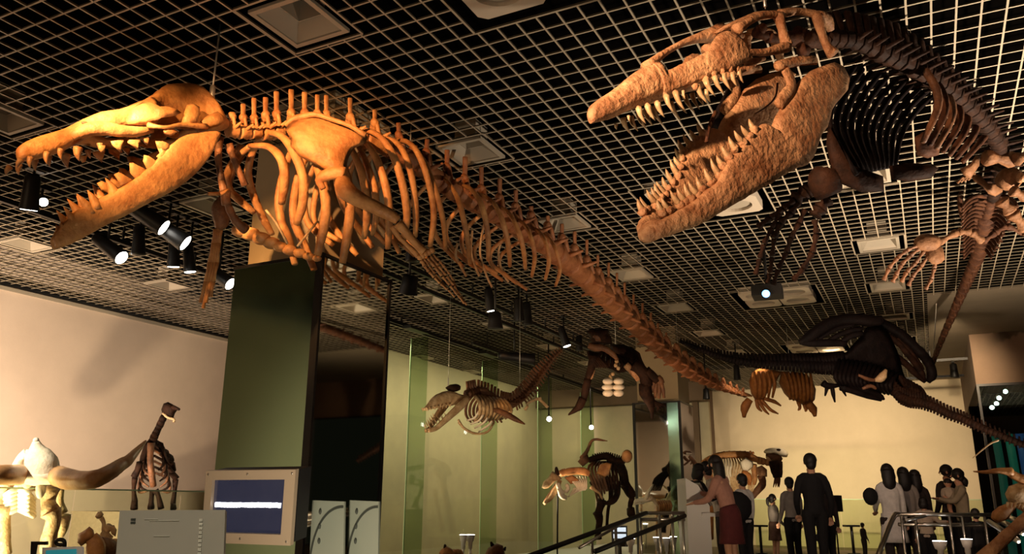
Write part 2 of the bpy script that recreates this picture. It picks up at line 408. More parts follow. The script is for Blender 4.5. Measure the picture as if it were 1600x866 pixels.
for a in (-5.05, -4.15): G().abox(a, a+.05, 15.285, 15.31, 0, zt).build('corner_post', 'black', t, False)
G().abox(-4.36, -4.13, 15.288, 15.3, 0, zt-.03).build('green_strip', 'greenglass', t, False)

# ---------------------------------------------------------------- tall glass showcase along the left
joints = [9.3, 11.97, 14.62, 17.33, 20.0]
for a, b in zip(joints, joints[1:]):
    k = joints.index(a)
    t = G().abox(XG-.012, XG, a+.006, b-.006, .12, CZ+2.858).build('showcase_glass', 'glass', None, False)
    tag(t, ['tall clear glass pane of the showcase nearest the foreground column', 'tall clear glass pane right of the blue-topped green fin', 'tall clear glass pane between the second and third green fins', 'farthest tall clear glass pane of the showcase'][k], 'glass pane', 'panes of the tall glass showcase')
for i, y in enumerate(joints[1:]):
    t = G().abox(XG-.36, XG-.014, y-.01, y+.01, .1, CZ+2.83).build('glass_fin', 'fin', None, False)
    tag(t, ['green glass fin of the showcase nearest the foreground column', 'second green glass fin behind the toothed whale skeleton', 'third green glass fin just right of the whale tail', 'farthest green glass fin of the tall showcase'][i], 'glass fin', 'green fins of the tall glass showcase')
    G().abox(XG-.372, XG-.36, y-.012, y+.012, .1, CZ+2.83).build('polished_edge', 'edge', t, False)
g = G().abox(XG-.05, XG+.03, 8.6, 20.6, CZ+2.86, CZ+2.92).abox(XG+.05, XG+.08, 8.6, 20.6, CZ+2.80, CZ+2.83)
r = tag(g.build('showcase_rail', 'black', None, False), 'black double rail along the top of the tall glass showcase', 'rail')
for y in (9.5, 11.1, 12.7, 14.3, 16, 18): G().abox(XG-.01, XG+.02, y-.01, y+.01, CZ+2.92, CEIL+.01).build('hanger', 'black', r, False)
for k, y in enumerate((11.3, 13.9)):
    t = tag(G().abox(XG+.085, XG+.25, y-.28, y+.28, CZ+2.79, CZ+2.84).build('rail_lamp', 'black', None, False), ['flat black lamp box on the showcase rail above the first fin', 'flat black lamp box on the showcase rail farther back'][k], 'lamp', 'lamp boxes on the showcase rail')
struct('floor_showcase', G().abox(XL, XG-.02, 3, 20.9, 0, .12), 'deck')
struct('floor_showcase_bay', G().abox(XG-.02, -5.0, 13.5, 20.9, UP-.02, UP+.02), 'white')

# ---------------------------------------------------------------- lighting tracks and spotlights
def track(p0, p1, label):
    p0, p1 = V(p0), V(p1); d_ = (p1-p0).normalized(); s_ = d_.cross(V((0, 0, 1)))
    g = G().box((p0+p1)/2, p1-p0, s_*.05, V((0, 0, .05)))
    t = tag(g.build('lighting_track', 'black', None, False), label, 'lighting track', 'black lighting tracks under the ceiling')
    n = int((p1-p0).length/1.4)+1
    for i in range(n):
        q = p0+(p1-p0)*((i+.5)/n); G().box((q+V((q.x, q.y, CEIL)))/2, (.02, 0, 0), (0, .02, 0), (0, 0, CEIL-q.z)).build('hanger', 'black', t, False)
track((-7.75, 4.2, CZ+2.82), (-8.05, 8.6, CZ+2.82), 'black lighting track crowded with spotlights behind the lower jaw')
track((-5.50, 6.6, CZ+2.82), (-5.50, 15.3, CZ+2.82), 'long black lighting track running back beside the whale ribs')
track((-6.0, 7.0, CZ+2.86), (-6.0, 15.5, CZ+2.86), 'long black lighting track left of the one beside the ribs')
track((-6.9, 12.2, CZ+2.7), (-6.9, 15.5, CZ+2.7), 'short black lighting track over the whale tail tip')
track((-.4, 18.2, CZ+2.8), (.9, 18.2, CZ+2.8), 'thin black bar across the ceiling left of the brown bulkhead')
track((-.4, 20.6, CZ+2.8), (1.0, 20.6, CZ+2.8), 'farther thin black bar left of the brown bulkhead')
def spotlight(px, py, dd, aim, r, ln, lit, label, zt=None, group='spotlights on the ceiling tracks'):
    """px,py,dd: lamp front; aim: direction the lamp points."""
    f = W(px, py, dd); a = V(aim).normalized(); b = f-a*ln
    t = thing('spotlight', label, 'spotlight', f, group)
    G().tube([b, b+a*ln*.08, b+a*ln*.5, f-a*.01, f], [r*.55, r*.8, r*.85, r, r], 12, 1).build('body', 'black', t)
    g = G(); rr = .9*r; u = a.orthogonal().normalized(); w = a.cross(u)
    g.tube([f-a*.005, f+a*.004], [rr, rr*.9], 12, 1); g.build('lens', 'lens' if lit else 'black', t)
    zt = zt or CEIL+.012; m_ = b+a*ln*.45; top = V((m_.x, m_.y, zt))
    if zt-m_.z > .05:
        G().tube([m_+V((0, 0, r*.5)), top], [.014, .014], 6, 1).build('stem', 'black', t)
        G().box(top, (.07, 0, 0), (0, .16, 0), (0, 0, .05)).build('track_adapter', 'black', t, False)
    return t
S_ = [(45, 328, 7.6, (-.25, .2, -1), .085, .34, 1, 'black spotlight with a bright oval lens at the far left below the snout'),
      (68, 316, 8.0, (.9, -.3, -.35), .05, .2, 1, 'small black spotlight just right of the far left bright oval one'),
      (190, 403, 8.3, (.75, .2, -.55), .085, .42, 1, 'long black spotlight aimed right below the lower jaw tip'),
      (216, 398, 8.2, (0, .1, -1), .07, .3, 0, 'unlit black spotlight right of the long one under the jaw'),
      (256, 356, 8.2, (.62, .52, -.5), .1, .42, 1, 'big black spotlight with a thin bright rim, upper left of its cluster'),
      (290, 380, 8.4, (.62, .50, -.5), .1, .4, 1, 'big black spotlight with a bright rim in the middle of its cluster'),
      (271, 417, 8.7, (-.1, .2, -1), .07, .28, 1, 'small downward spotlight with white lens left in the pair by the hanging flipper'),
      (297, 425, 8.9, (.05, .2, -1), .07, .30, 1, 'small downward spotlight with white lens right in the pair by the hanging flipper'),
      (360, 444, 9.2, (.7, .2, -.5), .085, .34, 1, 'black spotlight with bright lens beside the green column case'),
      (648, 408, 8.6, (0, .1, -1), .1, .3, 0, 'unlit black cylinder spotlight left of the flipper fingers'),
      (637, 460, 9.2, (-.3, .2, -1), .11, .22, 0, 'squat black spotlight hanging low beside the mirror column'),
      (768, 486, 11.2, (.1, .2, -1), .075, .32, 1, 'black spotlight with a white lens right of the flipper tip'),
      (774, 514, 10.4, (0, .1, -1), .10, .22, 0, 'dark spotlight against a square vent'),
      (811, 502, 11.7, (0, .1, -1), .08, .34, 0, 'left of two unlit spotlights side by side on the middle track'),
      (824, 508, 12.0, (0, .1, -1), .08, .34, 0, 'right of two unlit spotlights side by side on the middle track'),
      (886, 541, 13.4, (.3, .1, -1), .075, .34, 1, 'black spotlight with white lens left of the hanging brown skeleton'),
      (834, 562, 13.8, (.80, .66, -.08), .10, .62, 1, 'large black box spotlight pointing right over the whale tail'),
      (905, 548, 15.0, (0, 0, -1), .07, .28, 0, 'small unlit spotlight behind the head of the hanging brown skeleton'),
      (1152, 594, 15.5, (0, 0, -1), .07, .3, 0, 'unlit spotlight below the long black neck'),
      (1104, 624, 15.5, (0, 0, -1), .07, .2, 0, 'unlit spotlight above the sand coloured wall near the whale tail tip'),
      (1492, 590, 17.5, (0, 0, -1), .09, .3, 0, 'unlit spotlight at the top right corner of the sand coloured wall')]
for a in S_: spotlight(*a[:7], a[7])
# bare bright lamps seen in the showcase
for k, (u, v, dd) in enumerate(((858, 655, 15.2), (924, 668, 16.8))):
    spotlight(u, v, dd, (.5, -1, -.2), .055, .16, 1, ['glowing round lamp right of the toothed whale skeleton', 'glowing round lamp left of the mirrored column case'][k], group='round lamps in the glass showcase')

# ---------------------------------------------------------------- projector
pj = W(1197, 462, 9.6)
t = thing('projector', 'black ceiling projector with a glowing blue lens', 'projector', pj)
G().box(pj+V((0, .12, .07)), (.34, .03, 0), (-.02, .30, 0), (0, 0, .13)).build('body', 'black', t, False)
G().tube([pj+V((.02, -.04, .02)), pj+V((.02, -.13, -.01))], [.055, .06], 14, 1).build('lens_barrel', 'black', t)
G().tube([pj+V((.02, -.131, -.01)), pj+V((.02, -.137, -.012))], [.045, .04], 14, 1).build('lens', 'blue', t)
G().tube([pj+V((0, .1, .13)), V((pj.x, pj.y+.1, CEIL+.02))], [.02, .02], 6, 1).build('bracket', 'black', t)
for k, (x, y) in enumerate(((-2.75, 11.9), (-2.75, 12.9), (-1.2, 11.9), (-1.2, 12.9))):
    pass

# ---------------------------------------------------------------- far wall low glass barrier, left barrier
def barrier(p0, p1, zt, label, z0, n):
    p0, p1 = V(p0), V(p1)
    t = thing('glass_barrier', label, 'glass barrier', ((p0.x+p1.x)/2, (p0.y+p1.y)/2, z0), 'low glass barriers in front of the walls')
    for i in range(n):
        a = p0+(p1-p0)*(i/n); b = p0+(p1-p0)*((i+1)/n); e = (b-a).normalized()*.006; a, b = a+e, b-e
        s_ = (b-a).normalized().cross(V((0, 0, 1)))*.012
        G().box(((a.x+b.x)/2, (a.y+b.y)/2, (z0+zt)/2), b-a, s_, (0, 0, zt-z0)).build('pane', 'barrier', t, False)
    G().box(((p0.x+p1.x)/2, (p0.y+p1.y)/2, zt+.008), p1-p0, (p1-p0).normalized().cross(V((0, 0, 1)))*.02, (0, 0, .016)).build('top_edge', 'edge', t, False)
barrier((-4.0, 21.2, 0), (1.0, 21.2, 0), CZ+.13, 'low green-tinted glass barrier in front of the sand coloured wall', UP, 5)
barrier((-8.4, 3.2, 0), (-8.4, 9.0, 0), CZ+.12, 'low glass barrier in front of the elephant skull and the left wall', .1, 4)
# ---------------------------------------------------------------- wall monitor in a steel frame
def quadbasis(tl, tr, bl):
    return tl, tr-tl, bl-tl
tl, tr, bl, br = W(322, 736, 4.25), W(462, 734, 4.0), W(314, 848, 4.25), W(454, 857, 4.0)
ex, ey = (tr-tl), (bl-tl); nz = ex.cross(ey).normalized()
if nz.dot(tl-ORG) > 0: nz = -nz
bk = -nz*.05
t = thing('wall_monitor', 'steel framed monitor with a bright white caption line on a dark blue picture', 'monitor', (tl+br)/2-V((0, 0, .3)))
def P_(a, b, o=0): return tl+ex*a+ey*b+nz*o
g = G()
for a0, a1, b0, b1 in ((0, 1, 0, .13), (0, 1, .86, 1), (0, .08, .13, .86), (.89, 1, .13, .86)):
    c_ = P_((a0+a1)/2, (b0+b1)/2, -.012); g.box(c_, ex*(a1-a0), ey*(b1-b0), nz*.024)
g.build('frame', mat('champagne_steel', (.50, .40, .29), .45, .3), t, False)
G().box(P_(.485, .495, -.03), ex*.82, ey*.74, nz*.02).build('screen', mat('screen_picture', (.01, .01, .02), .15, emit=(.017, .019, .036), es=1.0, col2=(.02, .02, .03), scale=3), t, False)
G().box(P_(.5, .5, -.09), ex*.96, ey*.96, nz*.09).build('housing', 'blackm', t, False)
for a, b in ((.03, .05), (.48, .055), (.965, .05), (.45, .93), (.955, .95), (.03, .94)): G().tube([P_(a, b, 0), P_(a, b, .003)], [.006, .005], 10, 1).build('screw', 'steel', t)
g = G(); rr = random.Random(3)
wht = mat('caption_glow', (1, 1, 1), .5, emit=(.85, .88, 1), es=2.2)
NG = 22
for i in range(NG):
    a0 = .105+.745*i/NG; w_ = .745/NG*.86
    for k in range(3): g.box(P_(a0+w_/2, .455+.026*k+rr.uniform(-.004, .004), -.017), ex*w_*rr.uniform(.7, 1), ey*.014, nz*.004)
    for k in range(3): g.box(P_(a0+w_*(.15+.35*k), .481, -.016), ex*w_*.2, ey*.062*rr.uniform(.7, 1), nz*.004)
g.build('caption', wht, t, False)
# ---------------------------------------------------------------- information panels in front
def panel(px, dd, label, name='information_panel', m='glasspanel', legs=True, th=.012, cat='information panel'):
    q = [W(u, v, z) for (u, v), z in zip(px, dd)]
    n_ = (q[1]-q[0]).cross(q[2]-q[1]).normalized()
    if n_.dot(q[0]-ORG) > 0: n_ = -n_
    c_ = sum(q, V((0, 0, 0)))/4
    t = thing(name, label, cat, (c_.x, c_.y, 0))
    G().prism(q, -n_*th).build('board', m, t, False)
    return t, q, n_
M['glasspanel'] = mat('frosted_panel', (.34, .34, .29), .35, 0, (.38, .37, .32), 1)
M['ink'] = mat('printed_ink', (.05, .06, .05), .6); M['paint'] = mat('pale_print', (.62, .64, .56), .6)
t, q, n_ = panel([(187, 798), (352, 797), (348, 905), (178, 905)], [2.7, 2.6, 2.4, 2.5], 'slanted grey-green information panel with vertical pale writing below the camel skeleton')
def PQ(q, a, b): return (q[0]*(1-a)+q[1]*a)*(1-b)+(q[3]*(1-a)+q[2]*a)*b
def stroke(g, q, n_, a0, b0, a1, b1, w): 
    p, r_ = PQ(q, a0, b0)+n_*.002, PQ(q, a1, b1)+n_*.002; dd = (r_-p); s_ = dd.normalized().cross(n_)*w
    g.box((p+r_)/2, dd, s_, n_*.002)
g = G(); rr = random.Random(11)
# the vertical heading: glyph-like strokes running down
for i in range(9):
    b0 = .15+i*.062; a0 = .765
    for k in range(3): stroke(g, q, n_, a0+.004, b0+.014*k, a0+.034, b0+.014*k+rr.uniform(-.006, .006), .0022)
    for k in range(2): stroke(g, q, n_, a0+.010+.016*k, b0-.004, a0+.012+.014*k+rr.uniform(-.006, .006), b0+.036, .0022)
g.build('heading', 'paint', t, False); g = G()
for b_, a0, a1 in ((.147, .25, .38), (.170, .30, .58), (.40, .35, .50)): stroke(g, q, n_, a0, b_, a1, b_, .0016)
g.build('small_print', 'paint', t, False)
g = G()
for k, b0 in enumerate((.135, .185)):
    for j in range(3): stroke(g, q, n_, .12, b0+.012*j, .165, b0+.012*j, .0018)
    stroke(g, q, n_, .13, b0-.004, .13, b0+.03, .0018); stroke(g, q, n_, .156, b0-.004, .156, b0+.03, .0018)
g.build('emblem', 'ink', t, False)
# pale boards in the mirror's foot: two upright panels with a dark curved band
M['pboard'] = mat('grey_green_board', (.30, .34, .28), .5)
for k, (x0, x1) in enumerate(((488, 538), (546, 592))):
    t, q, n_ = panel([(x0, 782), (x1, 784), (x1-2, 905), (x0-6, 905)], [4.3, 4.2, 4.1, 4.2], ['left of two upright pale panels with a dark curved band', 'right of two upright pale panels with a dark curved band'][k], 'upright_panel', 'pboard')
    t['group'] = 'upright panels by the mirror column'
    g = G(); pr = None
    for i in range(15):
        s0, s1 = i/15, (i+1)/15
        f_ = lambda s: (.98-.98*math.sin(s*1.45), .05+.75*s*s+.02)
        a0, b0 = f_(s0); a1, b1 = f_(s1); stroke(g, q, n_, max(a0, .02), b0, max(a1, .02), b1, .012)
    g.build('curved_band', 'ink', t, False)
    g = G()
    for j, b_ in enumerate((.14, .33, .52)): g.ell(PQ(q, .27, b_), (.009, 0, 0), (0, .009, 0), (0, 0, .016), 8, 5)
    g.build('picture_marks', 'ink', t)
# small far left signs
t, q, n_ = panel([(66, 856), (128, 854), (128, 900), (64, 900)], [3.6, 3.5, 3.4, 3.5], 'small white sign board with a teal picture at the bottom left edge', m='white')
G().prism([PQ(q, .12, .12)+n_*.003, PQ(q, .88, .10)+n_*.003, PQ(q, .88, .6)+n_*.003, PQ(q, .12, .6)+n_*.003], n_*.002).build('picture', mat('teal_print', (.02, .22, .26), .5, emit=(.01, .12, .14), es=1), t, False)  # the teal print also glows by itself
# ---------------------------------------------------------------- white touch kiosk
k0 = W(1090, 760, 11.6)
kx, ky = k0.x, k0.y
rt = V((.893, -.449, 0)).normalized() if False else right.copy(); bkw = fw.copy()
t = thing('touch_kiosk', 'white touch screen kiosk with a slanted grey top beside the bending visitors', 'kiosk', (kx, ky, UP))
K = lambda a, b, z: V((kx, ky, z)) + right*a + fw*b
side = [K(-.20, -.15, CZ-1.0), K(.12, -.15, CZ-1.0), K(.12, -.15, CZ-.02), K(-.02, -.15, CZ+.26), K(-.20, -.15, CZ+.36)]
G().prism(side, fw*.62).build('body', 'white', t, False)
G().prism([K(-.015, -.16, CZ+.27), K(.135, -.16, CZ-.02), K(.16, -.16, CZ-.0), K(.0, -.16, CZ+.30)], fw*.64).build('screen', mat('kiosk_screen', (.15, .12, .10), .3), t, False)
G().prism([K(.0, -.2, CZ-.16), K(.42, -.2, CZ-.16), K(.42, -.2, CZ-.11), K(.0, -.2, CZ-.11)], fw*.6).build('shelf', 'white', t, False)
# second, smaller grey one at the middle right and white desk beside the railing
k1 = W(1327, 835, 15.0)
# black stands on the deck
def stand(px, py, dd, label, wd_=.3):
    p = W(px, py, dd); t = thing('reading_stand', label, 'stand', (p.x, p.y, UP), 'dark reading stands by the far barrier')
    G().tube([V((p.x, p.y, UP)), p], [.03, .03], 8, 1).build('pole', 'black', t)
    G().box(p, right*wd_, fw*.2, V((0, 0, .04))).build('tray', 'black', t, False)
    G().tube([V((p.x, p.y, UP)), V((p.x, p.y, UP+.02))], [.13, .13], 14, 1).build('base', 'black', t)
stand(1187, 822, 17.5, 'dark reading stand left of the girl in a skirt'); stand(1330, 822, 17.5, 'dark reading stand right of the tall dark visitor')
p = W(1303, 787, 15.5)
t = thing('floor_monitor', 'small black monitor on a thin pole right of the tall dark visitor', 'monitor', (p.x, p.y, UP))
G().box(p, right*.30, fw*.06, V((0, 0, .30))).build('display', 'black', t, False)
G().tube([V((p.x, p.y, UP)), p], [.014, .014], 8, 1).build('pole', 'black', t)
G().tube([V((p.x, p.y, UP)), V((p.x, p.y, UP+.02))], [.13, .13], 14, 1).build('base', 'black', t)

# ---------------------------------------------------------------- railings
def bar(g, a, b, r=.022, n=8): return g.tube([a, b], [r, r], n, 1)
t = thing('stair_railing', 'steel railing in front of the far display with two dark sloping handrails', 'railing', W(1000, 850, 11))
pts = [W(780, 880, 8.2), W(1000, 803, 11.0), W(1068, 803, 11.0)]
rl = [W(660, 905, 8.0), W(1000, 803, 11.0)]
g = G().tube([W(820, 872, 8.6), W(1010, 802, 11)], [.03, .03], 8, 1); g.build('handrail', 'blackm', t)
g = G().tube([W(930, 862, 9.0), W(1070, 806, 10.6)], [.03, .03], 8, 1); g.build('handrail', 'blackm', t)
for v0 in (802, 812): bar(G(), W(1000, v0, 11), W(1070, v0, 11), .024).build('top_rail', 'steel', t)
bar(G(), W(905, 856, 9.9), W(1000, 803, 11), .02).build('slope_rail', 'steel', t)
for u in (1000, 1030, 1050, 1066): bar(G(), W(u, 803, 11), V((W(u, 803, 11).x, W(u, 803, 11).y, UP)), .02).build('post', 'steel', t)
for u, v in ((925, 846), (962, 826)): bar(G(), W(u, v, 10.1), V((W(u, v, 10.1).x, W(u, v, 10.1).y, 0)), .02).build('post', 'steel', t)
t = thing('deck_railing', 'steel railing in front of the group of visitors on the right', 'railing', W(1470, 850, 10.5))
for v0 in (804, 820): bar(G(), W(1404, v0, 10.3), W(1560, v0+1, 10.3), .024).build('top_rail', 'steel', t)
G().tube([W(1404, 804, 10.3), W(1395, 810, 10.1), W(1368, 880, 8.8)], [.032, .032, .032], 8, 3).build('handrail', 'steel', t)
bar(G(), W(1415, 814, 10.1), W(1447, 806, 10.3), .02).build('end_bar', 'steel', t)
for u in (1408, 1430, 1483, 1503, 1538): bar(G(), W(u, 806, 10.3), V((W(u, 806, 10.3).x, W(u, 806, 10.3).y, UP)), .018).build('post', 'steel', t)
for k in range(3): bar(G(), W(1545+k*12, 815-k*5, 9.6), W(1590+k*8, 845-k*12, 8.6), .03).build('slope_bar', 'steel', t)
# uplighters standing behind the railings
def uplight(px, py, dd, r, label):
    p = W(px, py, dd); t = thing('uplighter', label, 'uplighter', p, 'white uplighters behind the railings')
    G().tube([p-V((0, 0, .20)), p-V((0, 0, .1)), p-V((0, 0, .09)), p], [.03, .035, r*.7, r], 14, 1).build('housing', 'white', t)
    G().tube([p-V((0, 0, .012)), p+V((0, 0, .004))], [r*.93, r*.93], 14, 1).build('lens', 'lens', t)
    z0 = UP if p.y > 9.5 else 0
    G().tube([V((p.x, p.y, z0)), p-V((0, 0, .18))], [.02, .02], 6, 1).build('post', 'white', t)
for a in ((1468, 846, 9.7, .085, 'larger glowing uplighter behind the right railing'), (1510, 843, 9.9, .07, 'glowing uplighter on a stem right of the larger one'),
          (985, 842, 12.5, .075, 'leftmost glowing uplighter of the row behind the left railing'), (1027, 840, 12.5, .07, 'second glowing uplighter from the kiosk'), (1041, 841, 12.6, .06, 'middle glowing uplighter of three close together by the kiosk'), (1052, 839, 12.7, .06, 'glowing uplighter nearest the kiosk'),
          (724, 836, 12, .06, 'left of two touching bright uplighters behind the tall glass'), (735, 836, 12.1, .07, 'right of two touching bright uplighters behind the tall glass')): uplight(*a)
# white cabinet of the far bay and glowing monitor
p = W(968, 838, 13)
t = thing('display_monitor', 'dark monitor with a glowing blue-white picture behind the sloping railing', 'monitor', (p.x, p.y, UP))
G().box(p, right*.25, fw*.05, V((0, 0, .32))).build('housing', 'black', t, False)
g = G()
for k in range(2): g.box(p-fw*.03+V((0, 0, .10-.10*k)), right*.2, fw*.004, V((0, 0, .065)))
g.build('picture', mat('pale_screen', (.5, .6, .7), .3, emit=(.5, .6, .7), es=1.2), t, False)
G().tube([V((p.x, p.y, UP)), p], [.03, .03], 8, 1).build('pole', 'black', t)
# dark glass showcase at the right edge
g = G().abox(.94, 5.9, 16.72, 16.74, UP, CZ+2.1)
t = tag(g.build('dark_glass_front', glassmat('dark_glass', (.6, .75, .7), base=.08, top=.8), None, False), 'dark reflecting glass front below the brown bulkhead at the right edge', 'glass front')
G().abox(.90, .94, 16.70, 16.76, UP, CZ+2.1).build('frame_post', 'black', t, False)
G().abox(.94, 5.9, 16.70, 16.76, CZ+2.06, CZ+2.1).build('frame_top', 'black', t, False)
cols = [((.01, .09, .07), 1.20, 2), ((.01, .13, .10), 1.42, 3), ((.02, .06, .22), 1.60, 2.0), ((.02, .10, .25), 1.75, 2), ((.02, .22, .14), 1.95, 3), ((.01, .12, .12), 2.2, 2.5)]
for k, (c_, x, e_) in enumerate(cols):
    m_ = mat('lit_banner_%d' % k, c_, .5, emit=c_, es=.35)  # reflections in the dark glass, painted as glowing strips
    t = tag(G().tube([(x, 18.6, UP), (x+.02, 18.62, CZ+.5), (x, 18.6, CZ+1.35)], [.075]*3, 10, 2, flat=.5).build('lit_hanging', m_, None), ['dark green glowing strip nearest the frame behind the dark glass', 'green glowing strip second from the frame behind the dark glass', 'blue glowing strip left in the blue pair behind the dark glass', 'blue glowing strip right in the blue pair behind the dark glass', 'bright green glowing strip right of the blue pair', 'teal glowing strip farthest right behind the dark glass'][k], 'light strip', 'glowing strips behind the dark glass')
for k, (u, v) in enumerate(((1571, 612), (1561, 622), (1557, 631), (1550, 637), (1557, 670))):
    spotlight(u, v, 17.6, (0, -1, -.3), .055, .15, 1, ['topmost of four bright lamps behind the dark glass', 'second from the top of four bright lamps behind the dark glass', 'third from the top of four bright lamps behind the dark glass', 'lowest of four bright lamps behind the dark glass', 'single small lamp below the four behind the dark glass'][k], zt=CZ+2.1, group='bright lamps behind the dark glass')

# ================================================================ skeleton helpers
def zz(x0, y0, s):
    return lambda x, y: (x0+x/s, y0+y/s)
def poly2(pts, k=1, f=None):
    return [f(*p) if f else p for p in pts]
class Sag:
    """vertical mid-plane of a skull: pixel -> point on the plane, shifted sideways by o (towards the viewer)"""
    def __init__(s, a, b):
        s.o = V(a); d_ = V(b)-V(a); s.d = V((d_.x, d_.y, 0)).normalized()
        n = s.d.cross(V((0, 0, 1)))
        if n.dot(ORG-s.o) < 0: n = -n
        s.n = n
    def P(s, u, v, o=0):
        r = ray(u, v); t = (s.o + s.n*o - ORG).dot(s.n)/r.dot(s.n); return ORG + r*t
    def mir(s, p): p = V(p); return p - s.n*2*(p-s.o).dot(s.n)
def skull_loft(S, st, n=16, k=4, o=0, rough=.02, e=2.4):
    """st: (u_top, v_top, u_bot, v_bot, half width)"""
    secs = []
    for ut, vt, ub, vb, w in st:
        a, b = S.P(ut, vt, o), S.P(ub, vb, o); secs.append(((a+b)/2, (a-b)/2, S.n*w, e))
    return G().loft(secs, n, k, rough)
def vertebra(g, p, q, r, sp=None, spw=.03, arch=True, trans=None, n=10):
    """p,q ends of the centrum; sp tip of the neural spine; trans list of process tips"""
    p, q = V(p), V(q); m_ = (p+q)/2
    g.tube([p, p+(q-p)*.08, m_, q-(q-p)*.08, q], [r*.92, r, r*.80, r, r*.92], n, 1)
    ax = (q-p).normalized()
    if sp is not None:
        sp = V(sp); up = (sp-m_).normalized(); sd = ax.cross(up)
        if arch:
            for s_ in (-1, 1): g.tube([m_+sd*r*.6*s_+up*r*.5, m_+up*r*1.5+sd*r*.35*s_, m_+up*r*2.0], [r*.25, r*.22, r*.2], 6, 1)
            g.ell(m_+up*r*1.7, ax*spw*1.5, sd*r*.45, up*r*.5, 8, 5)
        g.tube([m_+up*r*1.0, (m_+sp)/2+up*r*.3, sp-up*.01, sp], [spw, spw*.85, spw*.95, spw*.6], 8, 2, ref=sd, flat=.45)
    for tp in trans or []:
        tp = V(tp); g.tube([m_, (m_+tp)/2, tp], [r*.35, r*.22, r*.1], 6, 1)
def along(path, t):
    """path: list of (u, v, d) -> interpolated by u"""
    for a, b in zip(path, path[1:]):
        if (t-a[0])*(t-b[0]) <= 0 and a[0] != b[0]:
            f = (t-a[0])/(b[0]-a[0]); return tuple(x+(y-x)*f for x, y in zip(a, b))
    return path[-1] if abs(t-path[-1][0]) < abs(t-path[0][0]) else path[0]
def cable(p, label, top=None, r=.004):
    top = top or V((p.x, p.y, CEIL+.05)); d_ = (top-p)
    t = tag(G().tube([p, top], [r, r], 6, 1).build('hanging_cable', 'cable', None), label, 'cable', 'steel cables that hang the skeletons')
    G().tube([p+d_*.02, p+d_*.03+V((0, 0, 0)), p+d_*.02+V((0, 0, .10)), p+d_*.02+V((0, 0, .11))], [r*1.5, r*3, r*3, r*1.5], 8, 1).build('clamp', 'cable', t)
    return t

# ================================================================ large whale skeleton (left)
z1, z2, z3, z4, z5 = zz(0, 100, 3.9375), zz(0, 280, 3.9375), zz(330, 120, 3.9375), zz(330, 300, 3.9375), zz(600, 200, 3.9375)
SB = Sag(W(30, 240, 4.35), W(345, 195, 5.35))
whale = thing('whale_skeleton', 'huge orange-lit toothed whale skeleton hanging on the left, its long tail running back', 'skeleton', W(480, 260, 5.8))
sk = skull_loft(SB, [(26, 233, 28, 249, .018), (33, 226, 34, 252, .034), (50, 217, 52, 250, .045), (75, 209, 78, 244, .052), (100, 201, 103, 234, .056), (122, 190, 125, 222, .064), (142, 181, 147, 212, .076), (160, 175, 166, 211, .09), (185, 172, 192, 207, .105), (208, 163, 213, 203, .125), (228, 155, 232, 199, .13)], 18, 4, rough=.015).build('skull', 'bone', whale)
g = skull_loft(SB, [(224, 156, 228, 198, .12), (238, 148, 240, 198, .085), (250, 139, 253, 199, .068), (268, 132, 270, 200, .065), (290, 130, 292, 203, .072), (308, 134, 308, 205, .085), (320, 146, 321, 206, .105), (330, 163, 332, 207, .12), (342, 180, 343, 205, .085), (352, 189, 352, 203, .05)], 18, 4, rough=.02)
g.build('braincase', 'bone', sk)
# crest on the braincase top
G().plate([SB.P(*p) for p in ((230, 156), (244, 147), (252, 137), (262, 131.5), (285, 130), (302, 131), (314, 138), (322, 152), (316, 160), (280, 152), (250, 158))], SB.n, .06).build('crest', 'bone', sk)
# upper jaw shelf, temporal pieces, cheek arch - both sides
def both(fn, name, m, par):
    for s_ in (0, 1):
        g = G(); fn(g, (lambda p: p) if s_ == 0 else SB.mir); g.build(name, m, par)
def frontal(g, T):
    g.plate([T(SB.P(u, v, o)) for u, v, o in ((200, 172, .09), (222, 160, .11), (236, 164, .14), (252, 172, .17), (268, 171, .20), (284, 176, .215), (274, 181, .21), (252, 184, .2), (243, 192, .17), (222, 196, .14), (196, 194, .11))], SB.n*.6+V((0, 0, .8)), .045, .02)
both(frontal, 'brow_shield', 'bone', sk)
def cheek(g, T):
    g.tube([T(SB.P(*p)) for p in ((232, 196, .15), (245, 198, .19), (262, 199, .215), (280, 195, .215), (300, 196, .20), (322, 198, .17))], [.02, .013, .012, .013, .016, .02], 8, 3)
both(cheek, 'cheek_arch', 'bone', sk)
def squam(g, T):
    g.plate([T(SB.P(u, v, o)) for u, v, o in ((287, 178, .19), (292, 164, .18), (301, 161, .17), (312, 167, .16), (313, 178, .17), (308, 192, .19), (296, 196, .20), (283, 194, .20))], SB.n, .05, .01)
    g.plate([T(SB.P(u, v, o)) for u, v, o in ((312, 190, .17), (325, 180, .14), (340, 174, .13), (350, 182, .12), (351, 192, .12), (340, 198, .14), (322, 200, .16))], SB.n, .04, .01)
both(squam, 'temporal_bone', 'bone', sk)
def maxil(g, T):
    g.tube([T(SB.P(*p)) for p in ((112, 214, .06), (135, 203, .085), (160, 200, .11), (185, 204, .125), (212, 206, .13), (238, 203, .12))], [.02, .03, .034, .03, .026, .015], 10, 3, ref=(0, 0, 1), flat=1.25)
both(maxil, 'upper_jaw_rim', 'bone', sk)
def ear(g, T): g.ell(T(SB.P(268, 208, .12)), SB.d*.05, SB.n*.03, (0, 0, .03), 8, 6, .15)
both(ear, 'ear_bone', 'bone', sk)
def teeth(par, rows, S, name='tooth', m='tooth_brown', bend=.2):
    for (u0, v0), (u1, v1), r, o in rows:
        for s_ in (0, 1):
            a, b = S.P(u0, v0, o), S.P(u1, v1, o*1.0)
            if s_: a, b = S.mir(a), S.mir(b)
            g = G().cone(a, b, r, 7, bend=(S.d*(-(b-a).length*bend*.5))); g.build(name, m, par)
